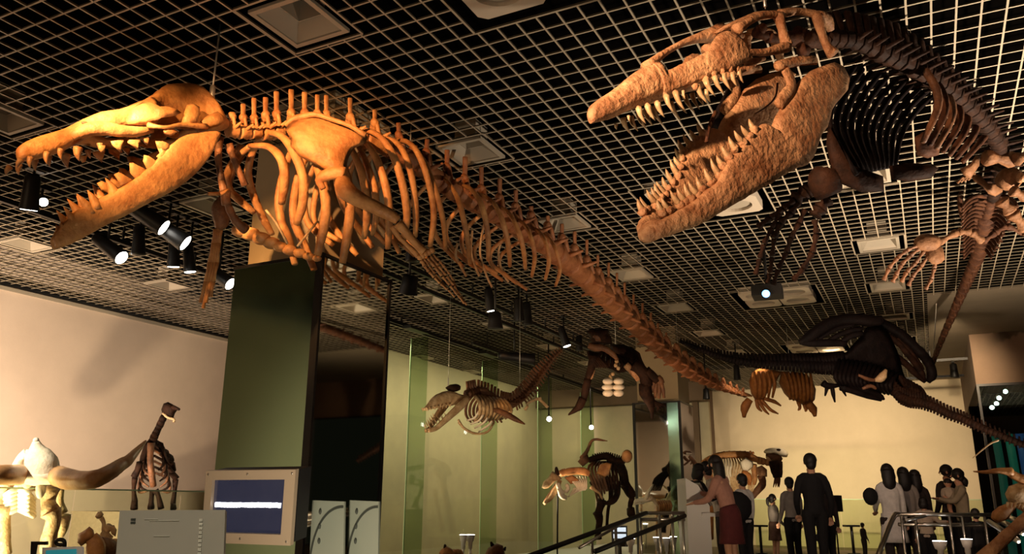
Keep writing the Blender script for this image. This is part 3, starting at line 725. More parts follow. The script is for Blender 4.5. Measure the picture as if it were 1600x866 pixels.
up = [((z1(*a)), (z1(*b)), r, .075) for a, b, r in (((130, 590), (105, 640), .018), ((190, 575), (185, 640), .018), ((290, 545), (290, 618), .018), ((375, 525), (378, 590), .018), ((480, 515), (490, 600), .026), ((615, 490), (630, 540), .018))]
teeth(sk, up, SB)
G().ell(SB.P(133, 193, .062), SB.d*.022, SB.n*.012, (0, 0, .012), 10, 6).build('nostril', 'bone_mid', sk)
def cheektooth(par, base, tips, o, th, name='serrated_tooth', mirror=True):
    for s_ in ((0, 1) if mirror else (0,)):
        pl = [SB.P(u, v, o) for u, v in base]
        if s_: pl = [SB.mir(p) for p in pl]
        G().plate(pl, SB.n, th).build(name, 'bone', par)
for P in ([(605, 500), (650, 500), (640, 540), (620, 545), (605, 520)], [(680, 475), (765, 465), (755, 500), (740, 545), (715, 520), (690, 500)], [(780, 460), (860, 455), (870, 480), (855, 490), (850, 535), (810, 500), (785, 485)], [(860, 450), (915, 450), (918, 480), (905, 500), (880, 475)]):
    cheektooth(sk, [z1(*p) for p in P], None, .115, .03)
cheektooth(sk, [z1(*p) for p in ((1005, 410), (1060, 405), (1105, 420), (1070, 440), (1045, 445), (1010, 430))], None, .14, .03)
# lower jaw: two rami and a joined tip
def ramus(g, T):
    st = [(84, 372, 89, 388, .02, .02), (97, 352, 112, 381, .03, .03), (118, 330, 143, 365, .035, .05), (152, 311, 172, 349, .032, .07), (180, 298, 203, 334, .028, .10), (207, 282, 230, 319, .026, .13), (232, 262, 255, 307, .024, .155), (254, 240, 279, 293, .022, .175), (272, 222, 300, 277, .020, .19), (292, 211, 318, 258, .018, .20), (315, 207, 332, 238, .02, .20), (334, 205, 341, 218, .022, .19), (343, 207, 344, 212, .012, .18)]
    secs = []
    for ut, vt, ub, vb, w, o in st:
        a, b = T(SB.P(ut, vt, o)), T(SB.P(ub, vb, o*.95)); secs.append(((a+b)/2, (a-b)/2, SB.n*w, 2.3))
    g.loft(secs, 12, 4, .02)
jaw = None
for s_ in (0, 1):
    g = G(); ramus(g, (lambda p: p) if s_ == 0 else SB.mir)
    j = g.build('lower_jaw', 'bone', whale); jaws = j if s_ == 0 else jaws
    if s_ == 0: jaw = j
    T = (lambda p: p) if s_ == 0 else SB.mir
    rows = [((100, 366), (95, 354), .022, .03), ((100, 356), (97, 353), .02, .03)]
    for a, b, r, o in (((98, 362), (95, 349), .022, .03), ((116, 350), (101, 326), .026, .045), ((140, 331), (122, 306), .030, .06), ((150, 324), (138, 300), .030, .068), ((178, 303), (166, 281), .030, .08)):
        p, q = T(SB.P(*a, o)), T(SB.P(*b, o)); G().cone(p-(q-p)*.15, q+(q-p)*.12, r*1.15, 8, SB.d*.010).build('front_tooth', 'bone', j)
    for Pg, o in (([(700, 680), (730, 665), (760, 680), (830, 720), (800, 745), (740, 750), (720, 710)], .105), ([(795, 610), (820, 608), (850, 625), (885, 640), (925, 680), (870, 710), (830, 705), (800, 670)], .13), ([(885, 560), (915, 565), (945, 585), (985, 615), (1000, 650), (930, 680), (900, 640), (880, 600)], .15), ([(965, 500), (1000, 500), (1030, 520), (1045, 560), (1010, 600), (960, 570), (985, 545)], .165), ([(955, 475), (1000, 475), (1040, 490), (1050, 530), (1010, 540), (965, 510)], .175)):
        G().plate([T(SB.P(*z1(*p), o)) for p in Pg], SB.n, .035).build('serrated_tooth', 'bone', j)
# tongue bones and neck underside
hy = G()
for a, b, r in (((326, 303), (343, 303), .012), ((343, 303), (358, 297), .014)): hy.tube([SB.P(*a, .1), SB.P(*b, .1)], [r, r], 8, 1)
hy.build('tongue_bone', 'bone', whale)
for pts, r in ((((343, 215), (341, 250), (348, 290), (354, 320)), .03), (((357, 225), (368, 255), (383, 290)), .03), (((352, 300), (356, 320), (368, 345), (385, 360)), .035)):
    G().tube([SB.P(u, v, -.05) for u, v in pts], [r, r*.7, r*.8, r], 8, 3, rough=.1).build('throat_bone', 'bone_mid', whale)

# backbone
SPB = [(345, 200, 5.35), (375, 206, 5.45), (410, 206, 5.6), (450, 203, 5.75), (490, 205, 5.9), (530, 209, 6.1), (565, 214, 6.3), (600, 226, 6.5), (640, 250, 6.75), (690, 287, 7.1), (740, 316, 7.35), (790, 344, 7.75), (840, 373, 8.25), (880, 405, 8.75), (920, 440, 9.4), (960, 478, 10.3), (1000, 516, 11.6), (1040, 552, 12.5), (1080, 582, 13.4), (1120, 602, 14.2), (1170, 620, 15.0)]
tops = [(363, 175), (380, 162), (397, 153), (415, 152), (432, 143), (455, 140), (476, 144), (496, 148), (510, 149), (547, 153), (586, 166), (623, 181), (668, 205), (699, 225), (727, 238), (752, 261), (781, 279), (806, 297), (830, 322), (856, 337), (878, 350), (898, 362), (917, 375), (934, 399), (951, 411), (964, 427), (976, 442), (990, 461), (1004, 474), (1017, 489), (1028, 505), (1041, 520), (1057, 540), (1070, 550), (1082, 560), (1094, 568), (1106, 576), (1118, 583), (1130, 590), (1141, 596), (1151, 601), (1161, 606)]
def rad(i, u): return .055 if u < 400 else .065+.03*min(1, (u-400)/300) if u < 760 else .095+.035*min(1, (u-760)/140) if u < 1080 else max(.05, .13-.08*(u-1080)/80)
def depth_at(u): return along(SPB, u)
for i, (u, v) in enumerate(tops):
    b = tops[i+1][0] if i+1 < len(tops) else u+9
    a = tops[i-1][0] if i else u-16
    u0, u1 = (a+u)/2, (u+b)/2
    if i < 9: u0, u1 = u-8, u+8
    p, q = W(*depth_at(u0+1)), W(*depth_at(u1-1)); m_ = (p+q)/2
    r = rad(i, u); dm = depth_at(u)[2]
    lat = V((q-p).cross(V((0, 0, 1)))).normalized()
    if lat.dot(ORG-m_) < 0: lat = -lat
    tr = [m_+lat*r*2.0+V((0, 0, r*.4)), m_-lat*r*2.0+V((0, 0, r*.4))] if u < 900 else [m_+lat*r*1.6-V((0, 0, r*.8)), m_-lat*r*1.6-V((0, 0, r*.4))]
    st_ = W(u, v, dm-.03); st_.z = min(st_.z, CEIL-.03)
    g = G(); vertebra(g, p, q, r, st_, .022+.010*(dm-5.4)/2 if u < 900 else .035, True, tr)
    g.build('vertebra', 'bone' if u < 600 else 'bone_tail', whale)
for k in range(6):
    u = 1165+k*1.2; p = W(1163+k*2.2, 616+k*.6, 15+k*.12); G().ell(p, .04-.004*k).build('tail_vertebra', 'bone', whale)

# ribs: near side traced, far side mirrored across the local mid-plane
def rib(par, pts, r0, bulge, m, mirror=True, endo=.5, dm=None, n=8, hang=1.0):
    """pts: traced (u,v); first point sits on the spine"""
    d0 = dm if dm else depth_at(pts[0][0])[2]
    p0 = W(*pts[0], d0); du = .5
    A, B = W(*depth_at(pts[0][0]-15)), W(*depth_at(pts[0][0]+15)); ax = V((B.x-A.x, B.y-A.y, 0)).normalized(); nn = ax.cross(V((0, 0, 1)))
    if nn.dot(ORG-p0) < 0: nn = -nn
    offs = [0, .6, .95, 1.0, .8, endo]; N = len(pts)
    out = []
    for i, (u, v) in enumerate(pts):
        f = i/(N-1)*(len(offs)-1); k = min(int(f), len(offs)-2); o = (offs[k]+(offs[k+1]-offs[k])*(f-k))*bulge
        rr = ray(u, v); t = (p0+nn*o-ORG).dot(nn)/rr.dot(nn)
        t = max(min(t, d0+.4), d0-bulge*1.7-.15)
        out.append(ORG+rr*t)
    R = [r0*(.65 if i == 0 else .85 if i == 1 else 1.0 if i < N-1 else .75) for i in range(N)]
    G().tube(out, R, n, 4, ref=nn, flat=.8, rough=.02).build('rib', m, par)
    if mirror:
        o2 = [p-nn*2*(p-p0).dot(nn) for p in out]
        G().tube(o2, [x*.9 for x in R], n, 4, ref=nn, flat=.8).build('rib', m, par)
RB = [(((391, 228), (418, 229), (436, 243), (444, 265), (444, 290), (440, 318)), .034), (((414, 206), (440, 213), (459, 238), (473, 275), (473, 318), (463, 351)), .034),
      (((470, 205), (488, 235), (501, 275), (509, 313), (507, 350), (496, 399)), .036), (((505, 205), (525, 235), (542, 280), (547, 320), (544, 360), (535, 411)), .036),
      (((530, 207), (550, 235), (565, 270), (573, 315), (573, 345), (569, 372)), .03), (((545, 209), (566, 240), (583, 285), (588, 320), (587, 345), (582, 366)), .026),
      (((556, 210), (576, 228), (594, 262), (606, 308), (608, 350), (606, 388)), .030), (((560, 200), (592, 212), (615, 244), (630, 293), (636, 338), (630, 376)), .030),
      (((590, 212), (618, 222), (634, 245), (645, 285), (650, 332), (649, 370)), .026), (((620, 218), (640, 224), (656, 245), (670, 285), (678, 335), (672, 386)), .026),
      (((645, 232), (663, 252), (677, 287), (687, 320), (694, 355), (696, 391)), .022), (((688, 272), (704, 290), (717, 315), (727, 355), (732, 385), (734, 412)), .022),
      (((718, 287), (736, 296), (750, 315), (759, 345), (763, 375), (763, 407)), .022), (((748, 302), (768, 314), (781, 335), (790, 362), (795, 390), (797, 416)), .022),
      (((776, 320), (794, 332), (806, 352), (815, 378), (819, 398), (821, 420)), .022), (((803, 338), (820, 352), (829, 370), (835, 393), (835, 410), (831, 432)), .020),
      (((830, 355), (843, 363), (852, 378), (857, 398), (857, 415), (852, 437)), .020), (((845, 362), (858, 373), (867, 388), (874, 412), (874, 428), (868, 447)), .018)]
for k, (pts, r) in enumerate(RB): rib(whale, pts, r*(1+.02*k), .30+(.02 if k > 3 else 0), 'bone')
# thin gristle rods below the ribs
for pts, dd in ((((757, 348), (750, 385), (753, 410), (762, 435), (769, 449)), 7.7), (((790, 362), (779, 392), (782, 415), (788, 432), (795, 441)), 8.1), (((715, 380), (712, 400), (722, 420), (729, 432)), 7.3), (((738, 360), (736, 395), (744, 420), (749, 432)), 7.5)):
    G().tube([W(u, v, dd) for u, v in pts], [.011]*len(pts), 6, 3).build('rib_tip_rod', 'bone_pale', whale)
G().tube([SB.P(*z4(*p), .1) for p in ((335, 110), (400, 190), (470, 320))], [.008]*3, 6, 2).build('support_rod', 'bone_pale', whale)
G().tube([SB.P(*z4(*p), .1) for p in ((655, 180), (590, 260), (530, 335))], [.008]*3, 6, 2).build('support_rod', 'bone_pale', whale)
# shoulder blade, flipper
dS = 5.35
SC = [(452, 194), (462, 186), (472, 180), (484, 177), (497, 177), (518, 183), (546, 194), (563, 203), (575, 214), (571, 224), (553, 232), (545, 246), (541, 262), (543, 277), (532, 285), (521, 281), (512, 270), (492, 257), (467, 244), (454, 229), (454, 216), (446, 203)]
sc_ = G().plate([W(u, v, dS+.15*(1-(v-177)/108)+.1*((u-500)/60)) for u, v in SC], ray(500, 230)*-1, .05, .05, 5).build('shoulder_blade', 'bone', whale)
G().tube([W(*z3(*p), dS+.08) for p in ((455, 300), (500, 262), (560, 245), (640, 232), (740, 262), (850, 300), (950, 360))], [.012, .02, .022, .018, .016, .016, .02], 8, 3).build('blade_ridge', 'bone', sc_)
G().tube([W(*z3(*p), dS-.05) for p in ((820, 600), (770, 590), (700, 610), (665, 640), (690, 690))], [.05, .045, .04, .03, .02], 8, 3).build('blade_hook', 'bone', sc_)
fl = []
hu = G().tube([W(*z3(*p), dd) for p, dd in (((805, 640), 5.3), ((830, 700), 5.25), ((900, 750), 5.22), ((1000, 800), 5.2), ((1100, 850), 5.2), ((1150, 885), 5.2))], [.05, .062, .052, .045, .040, .028], 12, 3, rough=.04).build('upper_arm_bone', 'bone', whale)
ra = G().tube([W(*z4(*p), 5.2) for p in ((1150, 195), (1200, 250), (1260, 320), (1310, 370))], [.035, .028, .026, .032], 10, 3).build('forearm_bone', 'bone', whale)
ul = G().tube([W(*z4(*p), 5.28) for p in ((1120, 210), (1150, 270), (1210, 330), (1275, 395))], [.028, .018, .016, .022], 8, 3).build('forearm_bone', 'bone', whale)
for k in range(5): G().ell(W(*z4(1285+18*k, 402-11*k), 5.22), .022, n=8, m=6, rough=.1).build('wrist_bone', 'bone', whale)
for k, (sx, sy, ex_, ey_) in enumerate(((1290, 420, 1450, 600), (1305, 412, 1500, 650), (1325, 405, 1560, 690), (1345, 395, 1575, 700), (1360, 385, 1510, 590))):
    N = 5; prev = None
    for j in range(N):
        f0, f1 = j/N+.01, (j+1)/N-.01
        bow = lambda f: math.sin(f*math.pi)*(-14+8*k)
        a = W(*z4(sx+(ex_-sx)*f0+bow(f0), sy+(ey_-sy)*f0), 5.22+.02*k); b = W(*z4(sx+(ex_-sx)*f1+bow(f1), sy+(ey_-sy)*f1), 5.22+.02*k)
        r = .014*(1-.12*j); G().tube([a, a+(b-a)*.1, (a+b)/2, a+(b-a)*.9, b], [r*.9, r, r*.65, r, r*.9], 7, 1).build('finger_bone', 'bone', whale)
# far flipper hanging in front
for pts, r, nm in ((((380, 230, 6.1), (364, 262, 6.05), (352, 300, 6.0)), (.05, .035, .035), 'upper_arm_bone'), (((348, 308, 5.95), (343, 325, 5.9), (346, 345, 5.9), (342, 358, 5.9)), (.025, .055, .058, .03), 'forearm_bone')):
    G().tube([W(*p) for p in pts], list(r), 9, 3).build(nm, 'bone_mid', whale)
for k in range(4):
    x0, x1 = 336+3.2*k, 313+4.5*k
    pp = [(x0, 358), (x0-3, 380), (x0-9+k, 410), (x0-15+k, 440), (x1+(3 if k == 3 else 0), 482-9*abs(k-1))]
    for a, b in zip(pp, pp[1:]): G().tube([W(*a, 5.9), W((a[0]+b[0])/2, (a[1]+b[1])/2, 5.9), W(*b, 5.9)], [.015, .010, .014], 6, 1).build('finger_bone', 'bone', whale)
# breastbone
for k, (u, v, r) in enumerate(((378, 361, .062), (392, 366, .058), (408, 373, .056), (424, 380, .052), (438, 386, .045), (453, 391, .045), (468, 396, .04), (482, 401, .035), (495, 404, .028))):
    G().ell(W(u, v, 5.75), SB.d*r*1.25, SB.n*r*1.2, (0, 0, r*.8), 10, 7, .10).build('breastbone', 'bone', whale)
c0 = W(330, 160, 5.25); cable(c0, 'steel cable with a bright clamp holding the skull of the big whale skeleton', V((c0.x, c0.y, CEIL+.05)), .006)
for u in (640, 880, 1060):
    q = W(*depth_at(u)); cable(q+V((0, 0, .12)), 'thin steel cable holding the whale backbone %s' % {640: 'behind the shoulder blade', 880: 'near the last ribs', 1060: 'near the tail end'}[u], None, .002)

# ================================================================ giant reptile skeleton (upper right)
z7, z8, zA, zB, zC = zz(900, 0, 3.9375), zz(960, 170, 3.9375), zz(1200, 0, 2.8875), zz(1200, 220, 3.0925), zz(1400, 220, 3.61)
SM = Sag(W(922, 185, 3.7), W(1296, 60, 4.75))
mosa = thing('reptile_skeleton', 'giant marine reptile skeleton with wide open toothed jaws hanging at the upper right', 'skeleton', W(1250, 130, 4.5))
def bothM(fn, name, m, par):
    r = []
    for s_ in (0, 1):
        g = G(); fn(g, (lambda p: p) if s_ == 0 else SM.mir); r.append(g.build(name, m, par))
    return r
# snout with the long nostril slot
msk = skull_loft(SM, [(919, 174, 924, 193, .018), (924, 164, 940, 189, .036), (940, 152, 958, 184, .045), (958, 140, 975, 176, .052), (981, 121, 1000, 167, .062), (1002, 107, 1020, 159, .07), (1020, 99, 1037, 152, .076)], 16, 4, rough=.02).build('skull', 'bone_mosa', mosa)
def maxi(g, T):
    st = [(1016, 101, 1034, 153, .045, .03), (1036, 111, 1050, 147, .035, .045), (1062, 101, 1072, 138, .03, .062), (1088, 89, 1094, 128, .028, .08), (1106, 78, 1116, 118, .028, .098), (1118, 58, 1135, 112, .03, .112), (1138, 48, 1150, 106, .028, .125), (1158, 62, 1166, 97, .022, .13), (1166, 74, 1172, 92, .012, .135)]
    g.loft([((T(SM.P(a, b, o))+T(SM.P(c_, d_, o)))/2, (T(SM.P(a, b, o))-T(SM.P(c_, d_, o)))/2, SM.n*w, 2.6) for a, b, c_, d_, w, o in st], 12, 4, .03)
bothM(maxi, 'upper_jaw_bone', 'bone_mosa', msk)
G().tube([SM.P(*p) for p in ((1010, 106), (1030, 89), (1050, 76), (1073, 65), (1098, 58), (1125, 53))], [.032, .020, .016, .018, .03, .055], 10, 3, ref=SM.n, flat=1.1, rough=.03).build('nasal_bar', 'bone_mosa', msk)
g = G().plate([SM.P(u, v, o) for u, v, o in ((1115, 52, .08), (1140, 41, .09), (1165, 30, .1), (1185, 22, .11), (1210, 19, .12), (1240, 19, .10), (1240, 19, -.10), (1210, 19, -.12), (1185, 22, -.11), (1165, 30, -.1), (1140, 41, -.09), (1115, 52, -.08))], (0, 0, 1), .05, .01); g.build('roof_bone', 'bone_mosa', msk)
def orbit(g, T):
    P = lambda u, v, o=.13: T(SM.P(u, v, o))
    g.tube([P(1150, 48, .11), P(1165, 37, .12), P(1185, 26, .12), P(1205, 23, .12), P(1222, 25, .12)], [.035, .022, .02, .02, .024], 9, 3, rough=.05)
    g.tube([P(1160, 84), P(1175, 82), P(1195, 82), (P(1215, 77)), P(1230, 73)], [.02, .018, .02, .026, .03], 9, 3, rough=.04)
    g.tube([P(1216, 24, .12), P(1220, 36, .125), P(1223, 50, .13), P(1228, 66, .13), P(1232, 72, .13)], [.032, .026, .024, .03, .03], 9, 3, rough=.04)
bothM(orbit, 'eye_socket_rim', 'bone_mosa', msk)
def temp(g, T):
    P = lambda u, v, o=.13: T(SM.P(u, v, o))
    g.tube([P(1218, 22, .11), P(1240, 18, .11), P(1258, 19, .12), P(1272, 22, .14), P(1284, 25, .15)], [.026, .022, .02, .022, .028], 9, 3, rough=.05)
bothM(temp, 'upper_temporal_bar', 'bone_mosa', msk)
def quad_(g, T):
    P = lambda u, v, o=.15: T(SM.P(u, v, o))
    g.tube([P(1276, 24, .15), P(1281, 38, .15), P(1285, 55, .15), P(1292, 72, .15), P(1302, 85, .15)], [.028, .03, .022, .024, .035], 9, 3, rough=.05)
    g.tube([P(1278, 25), P(1292, 32, .12), P(1298, 48, .1)], [.03, .035, .02], 8, 2)
bothM(quad_, 'quadrate', 'bone_mosa', msk)
g = G()
for u, v, o, a in ((1190, 45, .02, .03), (1202, 58, 0, .035), (1248, 55, 0, .05), (1262, 62, .03, .045), (1275, 58, 0, .05), (1255, 78, 0, .04)): g.ell(SM.P(u, v, o), a, n=8, m=6, rough=.25)
g.tube([SM.P(1180, 50), SM.P(1210, 60), SM.P(1245, 60), SM.P(1290, 66)], [.03, .025, .05, .04], 8, 2); g.build('braincase', 'bone_body', msk)
def pal(g, T):
    P = lambda u, v, o=.06: T(SM.P(u, v, o))
    g.tube([P(1165, 100, .09), P(1178, 96, .08), P(1195, 92, .07)], [.012, .02, .008], 7, 2)
bothM(pal, 'palate_bone', 'bone_mosa', msk)
def tooth(par, S, a, b, r, o, both_=True, m='tooth', bend=.12, of=None):
    for s_ in (0, 1) if both_ else (0,):
        p, q = S.P(*a, o), S.P(*b, o)
        if s_: p, q = S.mir(p), S.mir(q)
        G().cone(p, q, r, 7, bend=-S.d*(q-p).length*bend).build('tooth', m, par)
UT = [((325, 715), (330, 745), .05), ((385, 665), (430, 762), .06), ((440, 650), (487, 742), .065), ((500, 635), (545, 722), .07), ((555, 590), (602, 692), .08), ((612, 570), (674, 684), .085), ((660, 560), (672, 610), .09), ((745, 525), (812, 640), .10), ((800, 500), (857, 592), .105), ((850, 470), (914, 582), .11), ((905, 455), (955, 558), .115), ((960, 450), (990, 530), .12), ((1000, 430), (1030, 510), .12)]
for a, b, o in UT: tooth(msk, SM, z7(*a), z7(*b), .016 if (b[1]-a[1]) > 60 else .009, o)
for a, o in ((z7(735, 535), .1), (z7(800, 490), .105), (z7(850, 455), .11), (z7(900, 440), .115), (z7(950, 425), .12), (z7(990, 425), .12)):
    G().ell(SM.P(*a, o), .018, n=7, m=5, rough=.2).build('tooth_root', 'bone_mosa', msk)
for a, o in ((z7(385, 668), .06), (z7(440, 650), .065), (z7(500, 635), .07), (z7(555, 592), .08), (z7(612, 570), .085)):
    G().ell(SM.P(*a, o), .014, n=7, m=5, rough=.2).build('tooth_root', 'bone_mosa', msk)
# lower jaw
def mramus(g, T):
    st = [(1018, 352, 1026, 374, .03, .045), (1030, 345, 1046, 369, .033, .065), (1052, 333, 1070, 360, .032, .09), (1078, 318, 1098, 349, .032, .115), (1100, 300, 1128, 331, .032, .14), (1120, 283, 1152, 317, .032, .155), (1134, 256, 1176, 303, .028, .165), (1152, 233, 1200, 289, .026, .175), (1172, 211, 1222, 275, .026, .18), (1192, 194, 1243, 265, .026, .18), (1207, 200, 1262, 256, .026, .18)]
    g.loft([((T(SM.P(a, b, o))+T(SM.P(c_, d_, o)))/2, (T(SM.P(a, b, o))-T(SM.P(c_, d_, o)))/2, SM.n*w, 2.5) for a, b, c_, d_, w, o in st], 16, 4, .035)
def mrear(g, T):
    P = lambda u, v, o=.185: T(SM.P(u, v, o))
    g.plate([P(*p) for p in ((1204, 200), (1211, 182), (1222, 165), (1236, 145), (1247, 128), (1266, 111), (1285, 103), (1304, 97), (1319, 104), (1328, 122), (1325, 140), (1315, 152), (1306, 162), (1300, 172), (1297, 186), (1293, 199), (1284, 210), (1272, 245), (1262, 257), (1240, 264), (1215, 245))], SM.n, .07, .0, 5)
def mcor(g, T):
    P = lambda u, v, o=.19: T(SM.P(u, v, o))
    g.tube([P(1226, 108), P(1234, 122), P(1236, 138), P(1226, 152), P(1216, 165)], [.034, .036, .032, .036, .03], 10, 3, ref=SM.n, flat=.5, rough=.06)
    g.tube([P(1213, 104), P(1232, 100), P(1252, 96), P(1274, 94)], [.026, .024, .024, .026], 8, 2, ref=SM.n, flat=.6)
    g.tube([P(1212, 98), P(1235, 92), P(1268, 88)], [.006, .008, .006], 6, 2)
def jmir(p):                          # the open jaw is rolled: its far half hangs higher
    o = (V(p)-SM.o).dot(SM.n); return SM.mir(p)+V((0, 0, .72*o))
jj = []
for T in (lambda p: p, jmir):
    g = G(); mramus(g, T); jj.append(g.build('lower_jaw', 'bone_mosa', mosa))
for s_, j in enumerate(jj):
    T = (lambda p: p) if s_ == 0 else jmir
    g = G(); mrear(g, T); g.build('jaw_plate', 'bone_mosa', j)
    g = G(); mcor(g, T); g.build('jaw_joint_bone', 'bone_mosa', j)
    for a, b, o in (((1012, 362), (1006, 356), .03),): pass
    LT = [((295, 640), (262, 560), .055), ((335, 630), (290, 548), .06), ((405, 595), (343, 502), .065), ((435, 575), (385, 490), .07), ((470, 555), (430, 462), .08), ((515, 535), (455, 450), .085), ((540, 500), (505, 420), .09), ((600, 455), (552, 367), .10), ((645, 410), (592, 305), .105), ((668, 355), (628, 285), .11), ((705, 300), (660, 230), .12), ((742, 248), (703, 170), .13), ((790, 210), (737, 135), .135), ((830, 172), (778, 103), .14), ((862, 130), (828, 62), .145)]
    for a, b, o in LT:
        o = min(.18, o*1.45-.01); p, q = T(SM.P(*z8(*a), o)), T(SM.P(*z8(*b), o)); G().cone(p, q, .0165, 7, bend=SM.d*(-(q-p).length*.10)).build('tooth', 'tooth', j)
        G().ell(p, .024, n=7, m=5, rough=.25).build('tooth_root', 'bone_mosa', j)
G().tube([SM.P(1008, 372, 0), SM.P(1016, 362, 0), SM.P(1030, 356, 0)], [.03, .05, .045], 10, 2, ref=SM.n, flat=1.4, rough=.06).build('jaw_tip', 'bone_mosa', mosa)
# throat bones, dark
for pts, r, m_ in ((((1185, 120), (1160, 145), (1138, 175), (1118, 205)), .075, 'black_bone'), (((1160, 130), (1140, 160), (1125, 195)), .06, 'black_bone'), (((1118, 175), (1108, 200), (1104, 222)), .012, 'bone_body'), (((1215, 130), (1212, 150), (1200, 165), (1180, 178)), .006, 'bone_body')):
    G().tube([SM.P(u, v, -.30 if r > .05 else -.02) for u, v in pts], [r, r*.9, r*.8, r*.6][:len(pts)], 8, 3, rough=.1).build('throat_bone', m_, mosa)

# backbone: neck and back arching away under the ceiling
SPM = [(1290, 60, 4.75), (1330, 62, 4.85), (1370, 78, 4.95), (1410, 96, 5.1), (1450, 118, 5.3), (1485, 142, 5.55), (1515, 168, 5.8), (1540, 195, 6.05), (1560, 222, 6.35), (1568, 250, 6.8), (1562, 278, 7.3), (1550, 310, 7.9), (1541, 340, 8.5), (1536, 370, 9.1), (1528, 400, 9.7), (1515, 430, 10.3), (1503, 458, 10.9), (1490, 488, 11.6), (1476, 520, 12.3), (1463, 552, 13.0), (1450, 588, 13.7)]
def spm(t):
    t = max(0, min(len(SPM)-1.001, t)); i = int(t); f = t-i; return tuple(a+(b-a)*f for a, b in zip(SPM[i], SPM[i+1]))
N = 62
for i in range(N):
    t0, t1 = i*(len(SPM)-1)/N, (i+.86)*(len(SPM)-1)/N
    p, q = W(*spm(t0)), W(*spm(t1)); m_ = (p+q)/2; ax = (q-p).normalized(); tt = (t0+t1)/2
    up = (V((0, 0, 1))-ax*ax.z).normalized(); lat = ax.cross(up)
    r = .055 if tt < 2 else .068 if tt < 11 else .055 if tt < 12 else max(.035, .10-.008*(tt-12))
    h = .15+.15*min(1, tt/4) if tt < 11 else .2 if tt < 12.5 else r*1.5
    if m_.z+h > CEIL-.05: h = max(.06, CEIL-.05-m_.z)
    g = G(); vertebra(g, p, q, r, m_+up*h-ax*.02, .040 if tt < 11 else .03, False, [m_+lat*r*2.4, m_-lat*r*2.4] if 1 < tt < 14 else None, 8)
    if tt > 12.5: g.tube([m_, m_-up*h*.9], [.05, .03], 6, 1, ref=lat, flat=.5)
    g.build('vertebra', 'bone_dark' if tt < 11 else 'bone_body', mosa)  # shade of the unlit neck and back put into darker bone
# rib cage of the front of the body
def arib(par, a, b, c, d, d0, d1, r, m='bone_body'):
    G().tube([W(*a, d0), W(*b, (d0*2+d1)/3), W(*c, (d0+d1*2)/3), W(*d, d1)], [r*.8, r, r, r*.7], 7, 4).build('rib', m, par)
for k in range(11):
    f = k/10
    L = lambda a, b: (a[0]+(b[0]-a[0])*f, a[1]+(b[1]-a[1])*f)
    a, b, c_, e_ = L((390, 300), (760, 420)), L((310, 430), (670, 500)), L((280, 580), (600, 610)), L((400, 790), (575, 750))
    dd = 4.9+f*.7
    arib(mosa, zA(*a), zA(*b), zA(*c_), zA(*e_), dd+.05, dd-.25, .020, 'black_bone')  # unlit front ribs, their shade painted as black bone
for k in range(7):
    f = k/6
    L = lambda a, b: (a[0]+(b[0]-a[0])*f, a[1]+(b[1]-a[1])*f)
    a, b, c_, e_ = L((560, 250), (950, 520)), L((690, 300), (985, 590)), L((770, 450), (960, 640)), L((700, 640), (880, 730))
    dd = 5.3+f*1.0
    arib(mosa, zA(*a), zA(*b), zA(*c_), zA(*e_), dd, dd-.3, .026, 'bone_mid' if k in (0, 2) else 'bone_body')
# shoulder girdle, dark
for pl, dd in ((((272, 560), (300, 610), (330, 690), (380, 745), (430, 785), (520, 795), (525, 866), (420, 868), (330, 830), (285, 760), (262, 650)), 4.7), (((545, 750), (620, 735), (740, 740), (770, 760), (740, 800), (640, 820), (560, 810)), 5.0), (((660, 620), (700, 595), (760, 600), (785, 640), (770, 700), (720, 715), (670, 700)), 5.4)):
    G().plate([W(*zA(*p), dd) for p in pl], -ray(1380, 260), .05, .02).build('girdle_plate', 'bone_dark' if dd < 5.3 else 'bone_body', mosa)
# fore paddle, dark, spreading down and left
def chain(par, pts, dd, r, name, m, n=6, f=None):
    for a, b in zip(pts, pts[1:]):
        p, q = W(*a, dd), W(*b, dd); e = (q-p)
        G().tube([p+e*.03, p+e*.15, (p+q)/2, q-e*.15, q-e*.03], [r*1.0, r*1.15, r*.6, r*1.15, r], n, 1).build(name, m, par)
G().tube([W(*zB(*p), 4.75) for p in ((285, 140), (275, 200), (300, 265))], [.07, .10, .07], 9, 3, rough=.1).build('upper_arm_bone', 'bone_dark', mosa)
for pts, r in ((((240, 215), (180, 250), (130, 285)), .035), (((290, 280), (250, 330), (225, 365)), .032), (((130, 285), (70, 330), (10, 375), (-50, 420)), .016), (((150, 300), (110, 350), (60, 400), (30, 470)), .016), (((180, 330), (150, 400), (110, 470), (90, 540)), .014), (((225, 380), (235, 450), (215, 540), (170, 620), (120, 675)), .014), (((60, 350), (20, 420), (-20, 500), (-40, 570), (-60, 650)), .012), (((30, 470), (20, 560), (10, 640), (0, 690)), .012), (((90, 540), (50, 620), (25, 700)), .012)):
    chain(mosa, [zB(*p) for p in pts], 4.9, r*1.35, 'paddle_bone', 'bone_dark')
